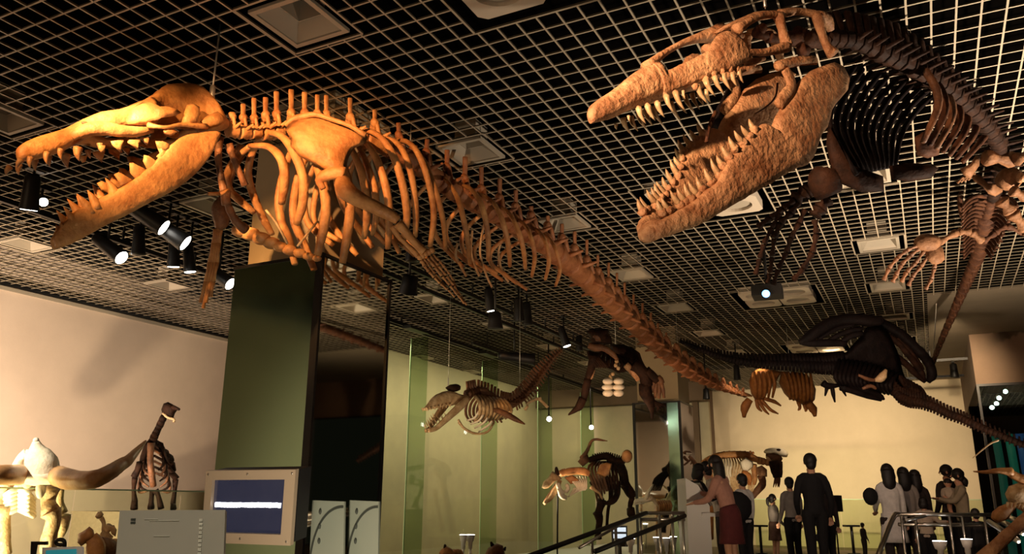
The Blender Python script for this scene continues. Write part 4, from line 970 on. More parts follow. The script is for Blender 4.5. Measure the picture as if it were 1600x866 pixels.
# pelvis and hind limbs, lit
for pl, dd in ((((360, 160), (420, 130), (450, 80), (475, 90), (470, 140), (440, 185), (420, 215), (380, 195)), 6.6), (((420, 195), (470, 190), (520, 240), (560, 240), (610, 245), (600, 290), (560, 315), (520, 300), (490, 260), (440, 230)), 7.0)):
    G().plate([W(*zC(*p), dd) for p in pl], -ray(1530, 270), .07, .02).build('pelvis_bone', 'bone_pelvis', mosa)
chain(mosa, [zC(495, 95), zC(670, 108)], 6.5, .06, 'thigh_bone', 'bone_pelvis', 9)
chain(mosa, [zC(670, 108), zC(760, 85)], 6.4, .05, 'shin_bone', 'bone_pelvis', 8)
G().ell(W(*zC(640, 215), 6.8), .10, n=8, m=6, rough=.15).build('ankle_bone', 'bone_pelvis', mosa)
chain(mosa, [zC(690, 205), zC(790, 225)], 6.6, .04, 'foot_bone', 'bone_mosa', 8)
chain(mosa, [zC(650, 280), zC(740, 320), zC(800, 350)], 6.6, .045, 'foot_bone', 'bone_pelvis', 8)
chain(mosa, [zC(590, 335), zC(650, 405), zC(740, 500), zC(800, 560)], 6.6, .052, 'foot_bone', 'bone_pelvis', 8)
for k in range(4): chain(mosa, [zC(380+22*k, 205-8*k), zC(345+20*k, 240-6*k)], 7.2, .012, 'small_rib', 'bone_pelvis')
# short ribs left and right of the back part of the column
for i in range(15):
    t = 11+i*.20; u, v, dd = spm(t)
    for s_ in (-1, 1):
        w_ = 46-1.6*i if s_ < 0 else 40-1.5*i
        G().tube([W(u, v, dd), W(u+s_*w_*.5, v-4, dd-.15), W(u+s_*w_*.85, v+4, dd-.4), W(u+s_*w_, v+14-i*.3, dd-.5)], [.022, .02, .018, .012], 6, 2).build('belly_rib', 'bone_body', mosa)
G().tube([W(*zC(*p), 8.2) for p in ((395, 265), (365, 300), (360, 360), (372, 430))], [.02, .025, .025, .02], 6, 2).build('side_rod', 'bone_body', mosa)
chain(mosa, [zC(490, 570), zC(420, 515), zC(350, 515), zC(230, 580)], 7.6, .035, 'hip_rod', 'bone_pelvis', 7)
chain(mosa, [zC(490, 570), zC(560, 520), zC(620, 480), zC(720, 520)], 7.6, .03, 'hip_rod', 'bone_body', 7)
# hind paddle with spread toes
G().ell(W(*zC(180, 575), 7.4), V(right)*.13, V(fw)*.06, V((0, 0, 1))*.085, 10, 6, .12).build('ankle_plate', 'bone_pelvis', mosa)
G().ell(W(*zC(220, 640), 7.4), V(right)*.09, V(fw)*.05, V((0, 0, 1))*.10, 8, 6, .12).build('ankle_plate', 'bone_pelvis', mosa)
for pts in (((120, 590), (60, 620), (10, 660), (-40, 720), (-70, 790)), ((135, 605), (80, 650), (30, 700), (0, 760), (-20, 800)), ((160, 620), (110, 690), (60, 740), (30, 800)), ((190, 640), (140, 710), (90, 770), (70, 820)), ((250, 600), (230, 660), (215, 720), (200, 780), (165, 840))):
    chain(mosa, [zC(*p) for p in pts], 7.4, .020, 'toe_bone', 'bone_mid', 6)
for p_, l_ in (((1196, 14, 4.35), 'steel cable above the giant reptile skull'), ((1430, 100, 5.25), 'steel cable above the giant reptile back'), ((1538, 200, 6.0), 'steel cable above the giant reptile hips')):
    cable(W(*p_), l_, None, .003)
a_ = W(1456, 592, 13.4); b_ = W(1468, 500, 12.4)
tag(G().tube([a_, V((b_.x, b_.y, CEIL+.05))], [.008, .008], 6, 1).build('hanging_cable', 'cable', None), 'slanting steel cable at the far end of the giant reptile tail', 'cable', 'steel cables that hang the skeletons')

# ================================================================ black long-necked reptile skeleton
zD = zz(1220, 480, 4.7059)
blk = thing('long_necked_skeleton', 'black long-necked reptile skeleton with wide paddles hanging before the sand wall', 'skeleton', W(1350, 560, 12))
DB = 12.0
neck = [(1062, 533), (1090, 545), (1120, 556), (1150, 564), (1185, 569), (1220, 571), (1255, 573), (1290, 575), (1320, 575)]
for i in range(48):
    t0 = i*(len(neck)-1)/48; t1 = t0+(len(neck)-1)/48*.9
    f = lambda t: tuple(neck[min(int(t), len(neck)-2)][k]+(neck[min(int(t), len(neck)-2)+1][k]-neck[min(int(t), len(neck)-2)][k])*(t-min(int(t), len(neck)-2)) for k in (0, 1))
    p, q = W(*f(t0), DB+.8-t0*.1), W(*f(t1), DB+.8-t1*.1); r = .030+.012*t0
    m_ = (p+q)/2
    g = G(); g.tube([p, m_, q], [r, r*.85, r], 8, 1); g.tube([m_, m_+V((0, 0, r*2.0))], [r*.5, r*.3], 5, 1)
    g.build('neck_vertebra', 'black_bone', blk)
def bp(poly, dd, name='girdle_plate', m='black_bone', th=.07, par=None): G().plate([W(*zD(*p), dd) for p in poly], -ray(1350, 560), th, .03).build(name, m, par or blk)
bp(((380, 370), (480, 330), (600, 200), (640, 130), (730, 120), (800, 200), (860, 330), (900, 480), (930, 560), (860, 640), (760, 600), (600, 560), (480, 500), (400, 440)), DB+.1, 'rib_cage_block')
for k in range(14):
    f = k/13; a = zD(430+430*f, 390+100*f*f); b = zD(400+400*f, 520+60*f); c_ = zD(470+380*f, 590+60*f)
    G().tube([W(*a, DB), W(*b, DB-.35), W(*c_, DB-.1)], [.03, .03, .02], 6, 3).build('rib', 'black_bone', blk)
# upper left paddle outline with slots
for pts, r in ((((140, 262), (220, 210), (320, 140), (430, 95), (560, 88), (660, 100), (740, 95)), .085), (((140, 262), (250, 265), (380, 262), (480, 268)), .06), (((190, 250), (290, 190), (400, 140)), .03), (((260, 250), (370, 180), (450, 145), (540, 130)), .035), (((330, 255), (440, 200), (520, 170), (600, 160)), .04), (((430, 265), (520, 210), (600, 190)), .05)):
    G().tube([W(*zD(*p), DB-.3) for p in pts], [r*.5]+[r]*(len(pts)-2)+[r*.8], 7, 3, rough=.08).build('paddle_bone', 'black_bone', blk)
# right paddle
for pts, r in ((((720, 110), (820, 160), (900, 215), (980, 290), (1040, 350), (1090, 420), (1110, 500), (1080, 550)), .075), (((760, 200), (860, 260), (920, 330), (980, 400), (1030, 480), (1060, 540)), .05), (((720, 220), (770, 290), (830, 350), (920, 420), (990, 490), (1060, 552)), .05), (((850, 230), (930, 300), (1000, 390), (1050, 460)), .035)):
    G().tube([W(*zD(*p), DB+.2) for p in pts], [r]*(len(pts)-1)+[r*.5], 7, 3, rough=.08).build('paddle_bone', 'black_bone' if r > .06 else 'bone_dark', blk)
# lower paddles
for pts, r in ((((440, 590), (540, 620), (640, 650), (740, 685)), .05), (((500, 570), (600, 600), (720, 650), (760, 680)), .045), (((340, 560), (335, 610), (325, 655)), .025), (((375, 570), (385, 640), (398, 700)), .03), (((430, 570), (455, 610), (480, 655)), .025), (((310, 560), (350, 580), (440, 575)), .05)):
    G().tube([W(*zD(*p), DB-.2) for p in pts], [r]*(len(pts)-1)+[r*.4], 7, 3, rough=.08).build('paddle_bone', 'black_bone', blk)
for pts, m_ in ((((570, 500), (640, 530), (690, 540)), 'bone_mid'), (((690, 540), (740, 520), (775, 460)), 'bone_white'), (((600, 600), (660, 580), (700, 600)), 'bone_mid')):
    G().tube([W(*zD(*p), DB-.45) for p in pts], [.02, .06 if m_ == 'bone_white' else .03, .02], 8, 3, rough=.1).build('breast_bone', m_ if m_ != 'bone_white' else 'bone_pale', blk)  # lit bits of the black skeleton, the light painted as paler bone
# tail going to the lower right
tail = [zD(820, 590), zD(880, 660), zD(950, 690), zD(1030, 700), zD(1120, 730), zD(1220, 780), zD(1320, 815), (1520, 662), (1545, 673), (1575, 685), (1606, 698)]
for i in range(40):
    t0 = i*(len(tail)-1)/40; t1 = t0+(len(tail)-1)/40*.9; k0 = min(int(t0), len(tail)-2)
    f = lambda t: tuple(tail[k0][k]+(tail[k0+1][k]-tail[k0][k])*(t-k0) for k in (0, 1))
    p, q = W(*f(t0), DB-.2-t0*.15), W(*f(t1), DB-.2-t1*.15); m_ = (p+q)/2; r = .085-.004*t0
    g = G(); g.tube([p, m_, q], [r, r*.8, r], 8, 1); g.tube([m_, m_+V((0, 0, r*1.9))], [r*.35, r*.25], 5, 1); g.tube([m_, m_-V((0, 0, r*1.3))-right*.02], [r*.3, r*.2], 5, 1)
    g.build('tail_vertebra', 'bone_dark', blk)
for k in range(8): G().tube([W(*zD(860+22*k, 500+12*k), DB), W(*zD(900+22*k, 560+12*k), DB-.1), W(*zD(930+18*k, 620+10*k), DB)], [.03, .035, .015], 6, 2, rough=.1).build('hip_spine', 'bone_dark', blk)
cable(W(1330, 540, 12.1), 'thin steel cable above the black long-necked skeleton', None, .003)

# ================================================================ rust coloured sea turtle skeleton
tur = thing('turtle_skeleton', 'rust coloured sea turtle skeleton hanging under the long black neck', 'skeleton', W(1220, 600, 14))
DT = 14.0
zE = zz(1100, 440, 3.2)
G().plate([W(*zE(*p), DT) for p in ((240, 455), (280, 430), (330, 440), (390, 450), (360, 500), (330, 540), (300, 590), (260, 600), (235, 560), (225, 500))], -ray(1190, 590), .3, .12, 5).build('skull', 'bone_rust', tur)
for k in range(5): G().tube([W(*zE(250+22*k, 450), DT-.2), W(*zE(258+24*k, 510), DT-.28), W(*zE(262+20*k, 580), DT-.15)], [.02, .03, .02], 7, 3).build('shoulder_ridge', 'bone_rust', tur)
G().plate([W(*zE(*p), DT+.3) for p in ((385, 450), (440, 450), (500, 460), (540, 490), (560, 540), (555, 590), (530, 620), (500, 625), (470, 600), (430, 590), (400, 560), (375, 510))], -ray(1240, 600), .3, .18, 6).build('shell', 'bone_rust', tur)
for k in range(7): G().tube([W(*zE(400+22*k, 455), DT+.1), W(*zE(420+20*k, 520+4*k), DT-.02), W(*zE(430+18*k, 590+4*k), DT+.1)], [.02, .035, .02], 7, 3).build('shell_rib', 'bone_rust', tur)
for pts, r in ((((230, 590), (205, 630), (200, 680)), .07), (((205, 600), (215, 640)), .05), (((270, 590), (300, 640), (325, 665)), .03), (((285, 590), (330, 640), (372, 662)), .03), (((300, 585), (350, 600), (385, 622)), .035), (((260, 590), (270, 630), (290, 650)), .03), (((520, 610), (545, 640), (555, 675)), .07), (((470, 600), (480, 630), (470, 645)), .03), (((500, 615), (510, 640), (505, 650)), .03), (((540, 620), (530, 650)), .03)):
    G().tube([W(*zE(*p), DT-.1) for p in pts], [r]*(len(pts)-1)+[r*.4], 7, 3, rough=.1).build('flipper_bone', 'bone_rust', tur)
cable(W(1235, 585, 14.2), 'thin steel cable above the rust coloured turtle skeleton', None, .003)

# ================================================================ brown swimming mammal skeleton with bright breast plates
zF = zz(900, 500, 5.414)
des = thing('swimming_skeleton', 'dark brown four-legged skeleton hanging front-on with six bright breast plates', 'skeleton', W(962, 580, 12))
DD = 12.0
def pl(g, poly, dd, th=.06, dome=.02): return g.plate([W(*zF(*p), dd) for p in poly], -ray(960, 580), th, dome)
hd = pl(G(), ((80, 100), (130, 75), (190, 68), (250, 75), (285, 90), (275, 110), (300, 150), (305, 200), (260, 210), (210, 200), (150, 210), (100, 200), (120, 150), (95, 120)), DD-.5, .3, .1).build('skull', 'bone_dark', des)
pl(G(), ((145, 120), (200, 110), (222, 150), (210, 185), (165, 180), (140, 150)), DD-.68, .08, .03).build('face_bone', 'bone_mid', hd)
G().tube([W(*zF(*p), DD-.55) for p in ((105, 215), (160, 235), (220, 235), (270, 260), (320, 300), (350, 340))], [.04, .055, .05, .045, .04, .02], 8, 3, rough=.1).build('lower_jaw', 'bone_mid', des)
pl(G(), ((290, 210), (380, 205), (470, 230), (540, 280), (560, 340), (600, 420), (610, 480), (560, 520), (500, 440), (430, 380), (350, 330), (300, 280)), DD+.3, .35, .1).build('rib_cage_block', 'bone_dark', des)
for k in range(8):
    G().tube([W(*zF(230+20*k, 250+8*k), DD), W(*zF(190+40*k, 330+10*k), DD-.25), W(*zF(270+12*k, 400+6*k), DD-.3)], [.025, .03, .02], 6, 3).build('rib', 'bone_dark', des)
for k in range(5): G().tube([W(*zF(110+14*k, 270+6*k), DD-.2), W(*zF(130+16*k, 330), DD-.3), W(*zF(180+20*k, 400), DD-.35)], [.035, .04, .03], 6, 3).build('rib', 'bone_dark', des)
for r_ in range(3):
    for s_ in (-1, 1):
        cx_ = 315+s_*45; cy_ = 520+r_*50; w_ = (46, 54, 46)[r_]
        G().plate([W(*zF(cx_+w_*math.cos(a*math.pi/6), cy_+(31 if r_ != 1 else 27)*math.sin(a*math.pi/6)), DD-.5) for a in range(12)], -ray(960, 610), .09, .02, 5).build('breast_plate', 'bone_white', des)
G().plate([W(*zF(*p), DD-.5) for p in ((285, 460), (300, 470), (308, 500), (290, 505), (272, 480))], -ray(960, 610), .05).build('breast_plate', 'bone_pale', des)
for u, v in ((345, 350), (358, 410), (312, 458), (335, 385)): G().ell(W(*zF(u, v), DD-.5), .03, n=7, m=5, rough=.2).build('breast_knob', 'bone_pale', des)
def limb(pts, rs, m_='bone_dark', nm='limb_bone'): G().tube([W(*zF(*p), DD-.3) for p in pts], rs, 8, 3, rough=.08).build(nm, m_, des)
limb(((150, 300), (130, 400), (100, 500)), [.07, .06, .05]); limb(((150, 420), (120, 490), (100, 540)), [.03, .035, .02], 'bone_mosa', 'forearm_bone')
limb(((100, 500), (80, 600), (60, 680)), [.06, .06, .05]); limb(((60, 660), (30, 730), (-10, 765), (-60, 800)), [.06, .06, .04, .015])
for k in range(3): limb(((40-10*k, 700+15*k), (0-15*k, 750+12*k), (-35-15*k, 790+8*k)), [.025, .02, .01], nm='toe_bone')
limb(((420, 380), (480, 440), (530, 510)), [.05, .05, .04], 'bone_mosa', 'forearm_bone'); limb(((480, 380), (570, 450), (600, 560)), [.10, .10, .08])
limb(((590, 440), (650, 480), (690, 520)), [.09, .07, .06]); limb(((580, 540), (590, 620), (620, 680), (640, 760), (642, 838)), [.09, .10, .08, .04, .015])
for k, (a, b, c_) in enumerate((((660, 520), (650, 570), (645, 615)), ((680, 530), (672, 600), (668, 660)), ((700, 530), (705, 600), (700, 665)), ((720, 530), (735, 590), (745, 660)), ((690, 510), (660, 530), (640, 560)))): limb((a, b, c_), [.03, .03, .02], 'bone_mid', 'finger_bone')
limb(((670, 520), (700, 500), (725, 540)), [.05, .06, .05], 'bone_mid', 'wrist_bone')
for k in range(4): limb(((640, 680+10*k), (680+5*k, 705+8*k), (760-25*k, 725+16*k)), [.035, .03, .012], nm='toe_bone')
cable(W(962, 540, 12.3), 'thin steel cable above the brown front-on skeleton', None, .003)

# ================================================================ small toothed whale skeleton before the tall glass
zG = zz(600, 560, 5.333)
sw = thing('toothed_whale_skeleton', 'small toothed whale skeleton with open jaws and raised tail before the tall glass', 'skeleton', W(740, 620, 9))
SW = Sag(W(665, 640, 8.6), W(735, 615, 9.3))
s2 = skull_loft(SW, [(662, 639, 664, 642, .012), (668, 632, 672, 640, .03), (678, 620, 682, 638, .045), (690, 613, 694, 636, .06), (703, 611, 707, 634, .07), (715, 616, 718, 632, .08), (726, 617, 728, 628, .05)], 12, 3).build('skull', 'bone_pale', sw)
G().plate([SW.P(*p) for p in ((698, 606), (704, 601), (712, 600), (717, 604), (716, 611), (706, 614))], SW.n, .12).build('crest', 'bone_dark', s2)
for s_ in (0, 1):
    T = (lambda p: p) if s_ == 0 else SW.mir
    j = G().tube([T(SW.P(u, v, o)) for u, v, o in ((669, 673, .02), (680, 670, .04), (692, 660, .07), (708, 645, .10), (722, 632, .12), (732, 622, .12))], [.022, .028, .035, .045, .05, .03], 9, 3, ref=SW.n, flat=.5).build('lower_jaw', 'bone_pale', sw)
    for k in range(6): G().cone(T(SW.P(672+5*k, 668-3.2*k, .03+.01*k)), T(SW.P(669+5*k, 662-3.5*k, .03+.01*k)), .010, 5).build('tooth', 'tooth', j)
    for k in range(7): G().cone(T(SW.P(667+6*k, 637-1.0*k, .03+.008*k)), T(SW.P(668+6*k, 643-1.0*k, .03+.008*k)), .011, 5).build('tooth', 'bone_pale', s2)
spw_ = [(730, 616, 9.3), (745, 612, 9.5), (765, 618, 9.8), (785, 630, 10.1), (800, 632, 10.3), (815, 622, 10.5), (828, 608, 10.6), (840, 592, 10.7), (852, 575, 10.8), (865, 558, 10.9), (878, 546, 11.0)]
def swp(t): i = min(int(t), len(spw_)-2); f = t-i; return tuple(a+(b-a)*f for a, b in zip(spw_[i], spw_[i+1]))
for i in range(40):
    t0 = i*(len(spw_)-1)/40; p, q = W(*swp(t0)), W(*swp(t0+.22)); m_ = (p+q)/2; r = .055 if t0 < 7 else .055-.012*(t0-7)
    ax = (q-p).normalized(); up = (V((0, 0, 1))-ax*ax.z).normalized(); lat = ax.cross(up)
    g = G(); g.tube([p, m_, q], [r, r*.75, r], 8, 1); g.tube([m_, m_+up*r*2.6], [r*.4, r*.3], 5, 1)
    if t0 > 2: g.tube([m_, m_+lat*r*2], [r*.3, r*.2], 5, 1); g.tube([m_, m_-lat*r*2], [r*.3, r*.2], 5, 1)
    if t0 > 4: g.tube([m_, m_-up*r*2], [r*.3, r*.2], 5, 1)
    g.build('vertebra', 'bone_mid', sw)
G().plate([W(u, v, 9.5) for u, v in ((742, 604), (760, 606), (775, 618), (785, 634), (776, 640), (765, 630), (752, 620))], -ray(760, 620), .04, .02).build('shoulder_blade', 'bone_mid', sw)
for k in range(9):
    x = 740+6.0*k
    G().tube([W(x, 617+k, 9.45), W(x+9, 628+k, 9.2), W(x+10, 645, 9.2), W(x+2, 658-k*.5, 9.4)], [.02, .022, .022, .015], 6, 3).build('rib', 'bone_pale', sw)
    G().tube([W(x, 617+k, 9.6), W(x-10, 630+k, 9.9), W(x-12, 648, 9.9), W(x-4, 660, 9.8)], [.016, .018, .018, .012], 6, 3).build('rib', 'bone_mid', sw)
for k in range(4): G().tube([W(748+7*k, 643+5*k, 9.2), W(742+7*k, 653+4*k, 9.25), W(730+6*k, 657+6*k, 9.5)], [.012, .014, .010], 6, 3).build('rib_tip', 'bone_white', sw)
for k, pts in enumerate((((716, 660), (728, 672), (745, 678), (762, 675), (772, 660)), ((716, 656), (724, 668), (740, 678)))): G().tube([W(*p, 9.4) for p in pts], [.014]*len(pts), 6, 3).build('breast_rod', 'bone_pale', sw)
G().tube([W(772, 640, 9.2), W(790, 647, 9.0), W(805, 655, 8.9), W(820, 663, 8.8)], [.03, .035, .03, .008], 8, 3).build('flipper', 'bone_mid', sw)
for pts in (((822, 632), (832, 626), (846, 622)), ((832, 626), (842, 624), (856, 637)), ((820, 641), (825, 634))): G().tube([W(*p, 10.4) for p in pts], [.02]*len(pts), 6, 2).build('hip_bone', 'bone_pale', sw)
cable(W(700, 612, 9.0), 'thin cable above the small toothed whale skull', None, .002); cable(W(812, 622, 10.5), 'thin cable above the small toothed whale back', None, .002)

# ================================================================ standing skeletons
class B:
    """builds bones of one skeleton from traced outlines at a given depth"""
    def __init__(s, root, f, dd, m, k=1.0): s.r, s.f, s.d, s.m, s.k = root, f, dd, m, k
    def w(s, p): return W(*s.f(p[0], p[1]), s.d+(p[2] if len(p) > 2 else 0))
    def t(s, name, pts, r, m=None, par=None, n=7, rough=.08, k=3):
        r = [x*s.k for x in (r if isinstance(r, (list, tuple)) else [r]*len(pts))]
        return G().tube([s.w(p) for p in pts], list(r), n, k, rough=rough).build(name, m or s.m, par or s.r)
    def p(s, name, pts, th=.06, dome=.02, m=None, par=None):
        q = [s.w(p) for p in pts]; c_ = sum(q, V((0, 0, 0)))/len(q)
        return G().plate(q, ORG-c_, th, dome).build(name, m or s.m, par or s.r)
    def e(s, name, c, r, m=None, par=None, sx=1, sz=1): return G().ell(s.w(c), right*r*sx, fw*r, V((0, 0, r*sz)), 9, 7, .1).build(name, m or s.m, par or s.r)
def plinth(x0, x1, y0, y1, z1, label, m='deck', z0=0):
    g = G().abox(x0, x1, y0, y1, z0, z1-.03); t = tag(g.build('display_plinth', m, None, False), label, 'plinth', 'low plinths under the standing skeletons')
    G().abox(x0-.015, x1+.015, y0-.015, y1+.015, z1-.03, z1).build('plinth_top', m, t, False); return t
# --- camel-like skeleton by the left wall
fC = zz(0, 600, 3.255); D = 11.5
q = W(240, 797, D); pz = q.z
cam_ = thing('camel_skeleton', 'small dark long-necked camel skeleton standing front-on by the left wall', 'skeleton', (q.x, q.y, pz))
plinth(q.x-.9, q.x+.7, q.y-.6, q.y+.9, pz-.02, 'plinth under the dark camel skeleton at the left wall')
b = B(cam_, fC, D, 'bone_dark', .85)
sk2 = b.p('skull', ((832, 100), (855, 92), (880, 105), (905, 130), (890, 150), (880, 180), (850, 170), (825, 155), (820, 130)), .12, .04)
b.t('muzzle', ((880, 120, -.05), (912, 130, -.12)), (.04, .02), par=sk2)
b.t('lower_jaw', ((830, 150, -.02), (855, 172, -.08), (885, 180, -.12), (885, 192, -.1)), .022, 'bone_pale')
for i in range(7):
    f = i/6; x0, y0 = 835-60*f, 165+125*f; b.t('neck_vertebra', ((x0, y0, .0), (x0-8, y0+16, .02)), (.055+.01*f, .06+.01*f), n=8, rough=.15)
for i in range(8):
    f = i/7; b.t('back_vertebra', ((778+12*i, 290+13*i, .05+.12*i), (784+12*i, 300+13*i, .13+.12*i)), .07, rough=.2)
for i in range(6):
    yy = 330+28*i; wv = 40+6*i
    for s_ in (-1, 1): b.t('rib', ((785, yy-20, .15*i*.5), (785+s_*wv, yy+15, .0), (785+s_*wv*1.1, yy+80, -.1), (785+s_*wv*.5, yy+110 if yy+110 < 545 else 545, -.15)), (.02, .024, .022, .014), 'bone_mid' if i % 2 else None, k=3)
b.t('breastbone', ((770, 300, -.25), (765, 360, -.28), (768, 430, -.28), (780, 520, -.22)), (.06, .05, .05, .05), 'bone_mid')
b.p('shoulder_blade', ((740, 290, -.1), (765, 300, -.1), (740, 380, -.15), (705, 420, -.15), (712, 370, -.1)), .06); b.p('shoulder_blade', ((805, 290), (830, 300), (850, 370), (870, 420), (840, 400)), .06)
b.p('hip_bone', ((840, 380, .5), (890, 400, .5), (897, 440, .5), (870, 470, .5), (845, 430, .5)), .1)
for pts, rs in ((((712, 400, -.2), (700, 440, -.2), (682, 475, -.22)), (.06, .05, .06)), (((685, 480, -.25), (680, 540, -.2), (685, 600, -.2)), (.05, .035, .05)), (((684, 600, -.2), (682, 638, -.2)), (.05, .06)), (((850, 430, .3), (900, 485, .3)), (.06, .05)), (((893, 488, .3), (888, 550, .3), (880, 610, .3)), (.05, .035, .045)), (((880, 610, .3), (882, 638, .25)), (.045, .06)), (((790, 540, -.1), (805, 570, -.1), (820, 636, -.1)), (.05, .04, .05)), (((775, 545, .2), (770, 590, .2), (768, 636, .2)), (.05, .04, .06))): b.t('leg_bone', pts, rs)
# --- elephant skull with long tusks
fE = zz(0, 680, 4.655); D = 8.4
q = W(60, 866, D)
el = thing('elephant_skeleton', 'glaring white elephant skeleton with long curved tusks at the lower left edge', 'skeleton', (q.x, q.y, .12))
b = B(el, fE, D, 'bone_white')
g = G(); g.tube([b.w(p) for p in ((262, 45), (266, 90), (280, 140), (298, 190), (300, 250), (290, 300))], [.035, .07, .12, .15, .18, .19], 12, 3, ref=fw, flat=.9, rough=.04)
g.ell(b.w((285, 310)), right*.235, fw*.20, V((0, 0, .085)), 16, 10, .04); g.ell(b.w((300, 385, -.05)), right*.045, fw*.06, V((0, 0, .11)), 10, 8, .05); g.ell(b.w((200, 340, -.05)), right*.05, fw*.06, V((0, 0, .07)), 10, 8, .05)
sk3 = g.build('skull', 'bone_white', el)
b.t('skull_strut', ((190, 120, .1), (150, 170, .1), (115, 245, .05)), (.04, .045, .05), par=sk3); b.t('skull_strut', ((225, 110), (215, 170), (215, 250)), .05, par=sk3); b.e('skull_knob', (262, 40), .032, par=sk3)
M['tusk'] = mat('tusk_ivory', (.45, .22, .09), .35, 0, (.62, .38, .18), 6, .2, 30)
b.t('tusk', ((430, 300, -.1), (500, 322, -.4), (600, 330, -.6), (700, 318, -.7), (800, 270, -.6), (880, 215, -.4), (930, 185, -.3), (990, 120, -.1), (1060, 45, .1)), (.105, .10, .09, .085, .075, .065, .055, .038, .014), 'tusk', sk3, 14, .02, 5)
b.t('tusk', ((140, 290, -.1), (60, 290, -.4), (-40, 285, -.6), (-140, 260, -.5)), (.105, .10, .09, .08), 'tusk', sk3, 14, .02, 5)
for i in range(6):
    b.t('rib', ((130, 400+28*i, .3), (60, 420+30*i, .2), (10, 470+28*i, .4)), .028); b.t('rib', ((130, 400+28*i, .3), (200, 420+30*i, .2), (245, 470+24*i, .4)), .028)
b.t('backbone', ((250, 300, .6), (180, 340, 1.0), (130, 360, 1.5)), .14, 'bone_pale')
for pts, rs in ((((370, 380, .2), (350, 480, .2), (370, 560, .1)), (.10, .07, .10)), (((370, 560, .1), (390, 620, .1), (355, 760, .1), (350, 870, .1)), (.11, .07, .08, .08)), (((420, 370, .5), (425, 470, .5), (440, 570, .5)), (.08, .05, .08)), (((440, 590, .4), (440, 660, .4), (420, 740, .4)), (.10, .09, .06)), (((40, 350, .3), (30, 420, .3), (20, 520, .3)), (.10, .07, .1)), (((20, 520, .2), (10, 640, .2), (20, 870, .2)), (.10, .08, .09))): b.t('leg_bone', pts, rs, 'bone_pale')
# black letter-like sign posts near the bottom left
for k, (pts, nm) in enumerate(((((225, 775, -3.4), (340, 775, -3.4), (340, 800, -3.4), (262, 800, -3.4), (250, 880, -3.4), (220, 880, -3.4)), 'black angular bracket at the bottom left edge'),)):
    tag(G().prism([b.w(p) for p in pts], fw*.02).build('black_bracket', 'black', None, False), nm, 'bracket')
tag(G().tube([b.w((438+32*math.cos(a*math.pi/6), 780+20*math.sin(a*math.pi/6), -3.4)) for a in range(13)]+[b.w((470, 900, -3.4)), b.w((470, 1200, -3.4))], [.012]*15, 6, 1).build('black_ring', 'black', None), 'black ring handle right of the angular bracket at the bottom left', 'ring')
# --- two little skeletons
b2r = thing('small_skeleton', 'small brown skull and neck bones, left of the small pale skeleton by the grey panel', 'skeleton', W(140, 866, 6)); b = B(b2r, fE, 6.0, 'bone')
b.p('skull', ((560, 780), (570, 720), (620, 690), (650, 665), (680, 690), (690, 740), (660, 770), (620, 790), (590, 810)), .10, .03, 'bone'); b.t('neck', ((660, 740), (690, 790), (700, 880)), (.05, .06, .07), 'bone')
b.t('back_bone', ((700, 800, .1), (760, 810, .2), (830, 850, .3)), .07, 'bone_mid')
b3r = thing('small_skeleton', 'small pale upright skeleton with raised neck just left of the grey panel', 'skeleton', W(165, 866, 6.6)); b = B(b3r, fE, 6.6, 'bone_pale')
b.p('skull', ((690, 595), (710, 560), (740, 555), (755, 580), (735, 605), (705, 610)), .06, .02); b.t('neck', ((735, 600), (755, 640), (755, 700)), (.02, .016, .02))
b.t('spine', ((800, 660), (770, 700), (740, 760)), .03)
for i in range(6): b.t('rib', ((760+10*i, 690+10*i), (735+12*i, 740+8*i, -.1), (750+14*i, 790, -.05)), .014)
b.p('hip_bone', ((790, 660), (830, 655), (850, 690), (840, 740), (810, 720)), .05)
for x in (755, 835): b.t('leg_bone', ((x, 760), (x-5, 810), (x+3, 880)), (.025, .018, .022))
# --- little ones at the bottom centre
b4r = thing('small_skeleton', 'small orange skeleton head with a dark horn at the bottom edge behind the tall glass', 'skeleton', W(695, 866, 10)); b = B(b4r, zz(0, 0, 1), 10, 'bone')
b.p('skull', ((686, 864), (690, 858), (698, 853), (706, 858), (712, 868), (706, 876), (690, 876)), .1); b.t('horn', ((696, 856), (695, 851)), (.03, .012), 'bone_dark'); b.t('neck', ((708, 866, .1), (717, 864, .2), (720, 876, .2)), .05)
b5r = thing('small_skeleton', 'small dark horned skull at the bottom edge left of the sloping handrail', 'skeleton', W(772, 866, 9.5)); b = B(b5r, zz(0, 0, 1), 9.5, 'bone_mid')
b.p('skull', ((758, 866), (763, 856), (776, 849), (786, 853), (789, 866), (780, 878), (762, 878)), .12, .04); b.t('horn', ((770, 854), (767, 847)), (.03, .012), 'bone_dark'); b.t('horn', ((788, 860), (790, 855)), (.02, .01), 'bone_dark')
# --- pale whale-like skeleton on a pole
fH = zz(840, 680, 4.8125); D = 12.2
q = W(871, 866, D)
wp = thing('pale_skeleton', 'pale brightly lit skeleton with open snout on a pole, left of the dark bison', 'skeleton', (q.x, q.y, UP)); b = B(wp, fH, D, 'bone_pale', .75)
sk4 = b.p('skull', ((30, 395), (45, 350), (80, 320), (110, 270), (160, 300), (185, 330), (130, 350), (80, 400), (50, 405)), .16, .04)
b.t('crest', ((150, 300), (142, 262), (140, 240)), (.05, .04, .02), 'bone_dark', sk4)
b.t('lower_jaw', ((45, 518), (90, 480), (130, 420), (170, 340)), (.03, .05, .06, .04)); b.t('lower_jaw', ((50, 500, .15), (95, 440, .15), (140, 370, .15)), (.02, .035, .03), 'bone_mid')
b.p('shoulder_blade', ((200, 320, -.1), (260, 300, -.1), (330, 350, -.1), (250, 370, -.1)), .06, m='bone')
b.t('backbone', ((160, 290, .1), (240, 275, .1), (330, 270, .1), (390, 290, .1)), (.06, .08, .08, .06), 'bone')
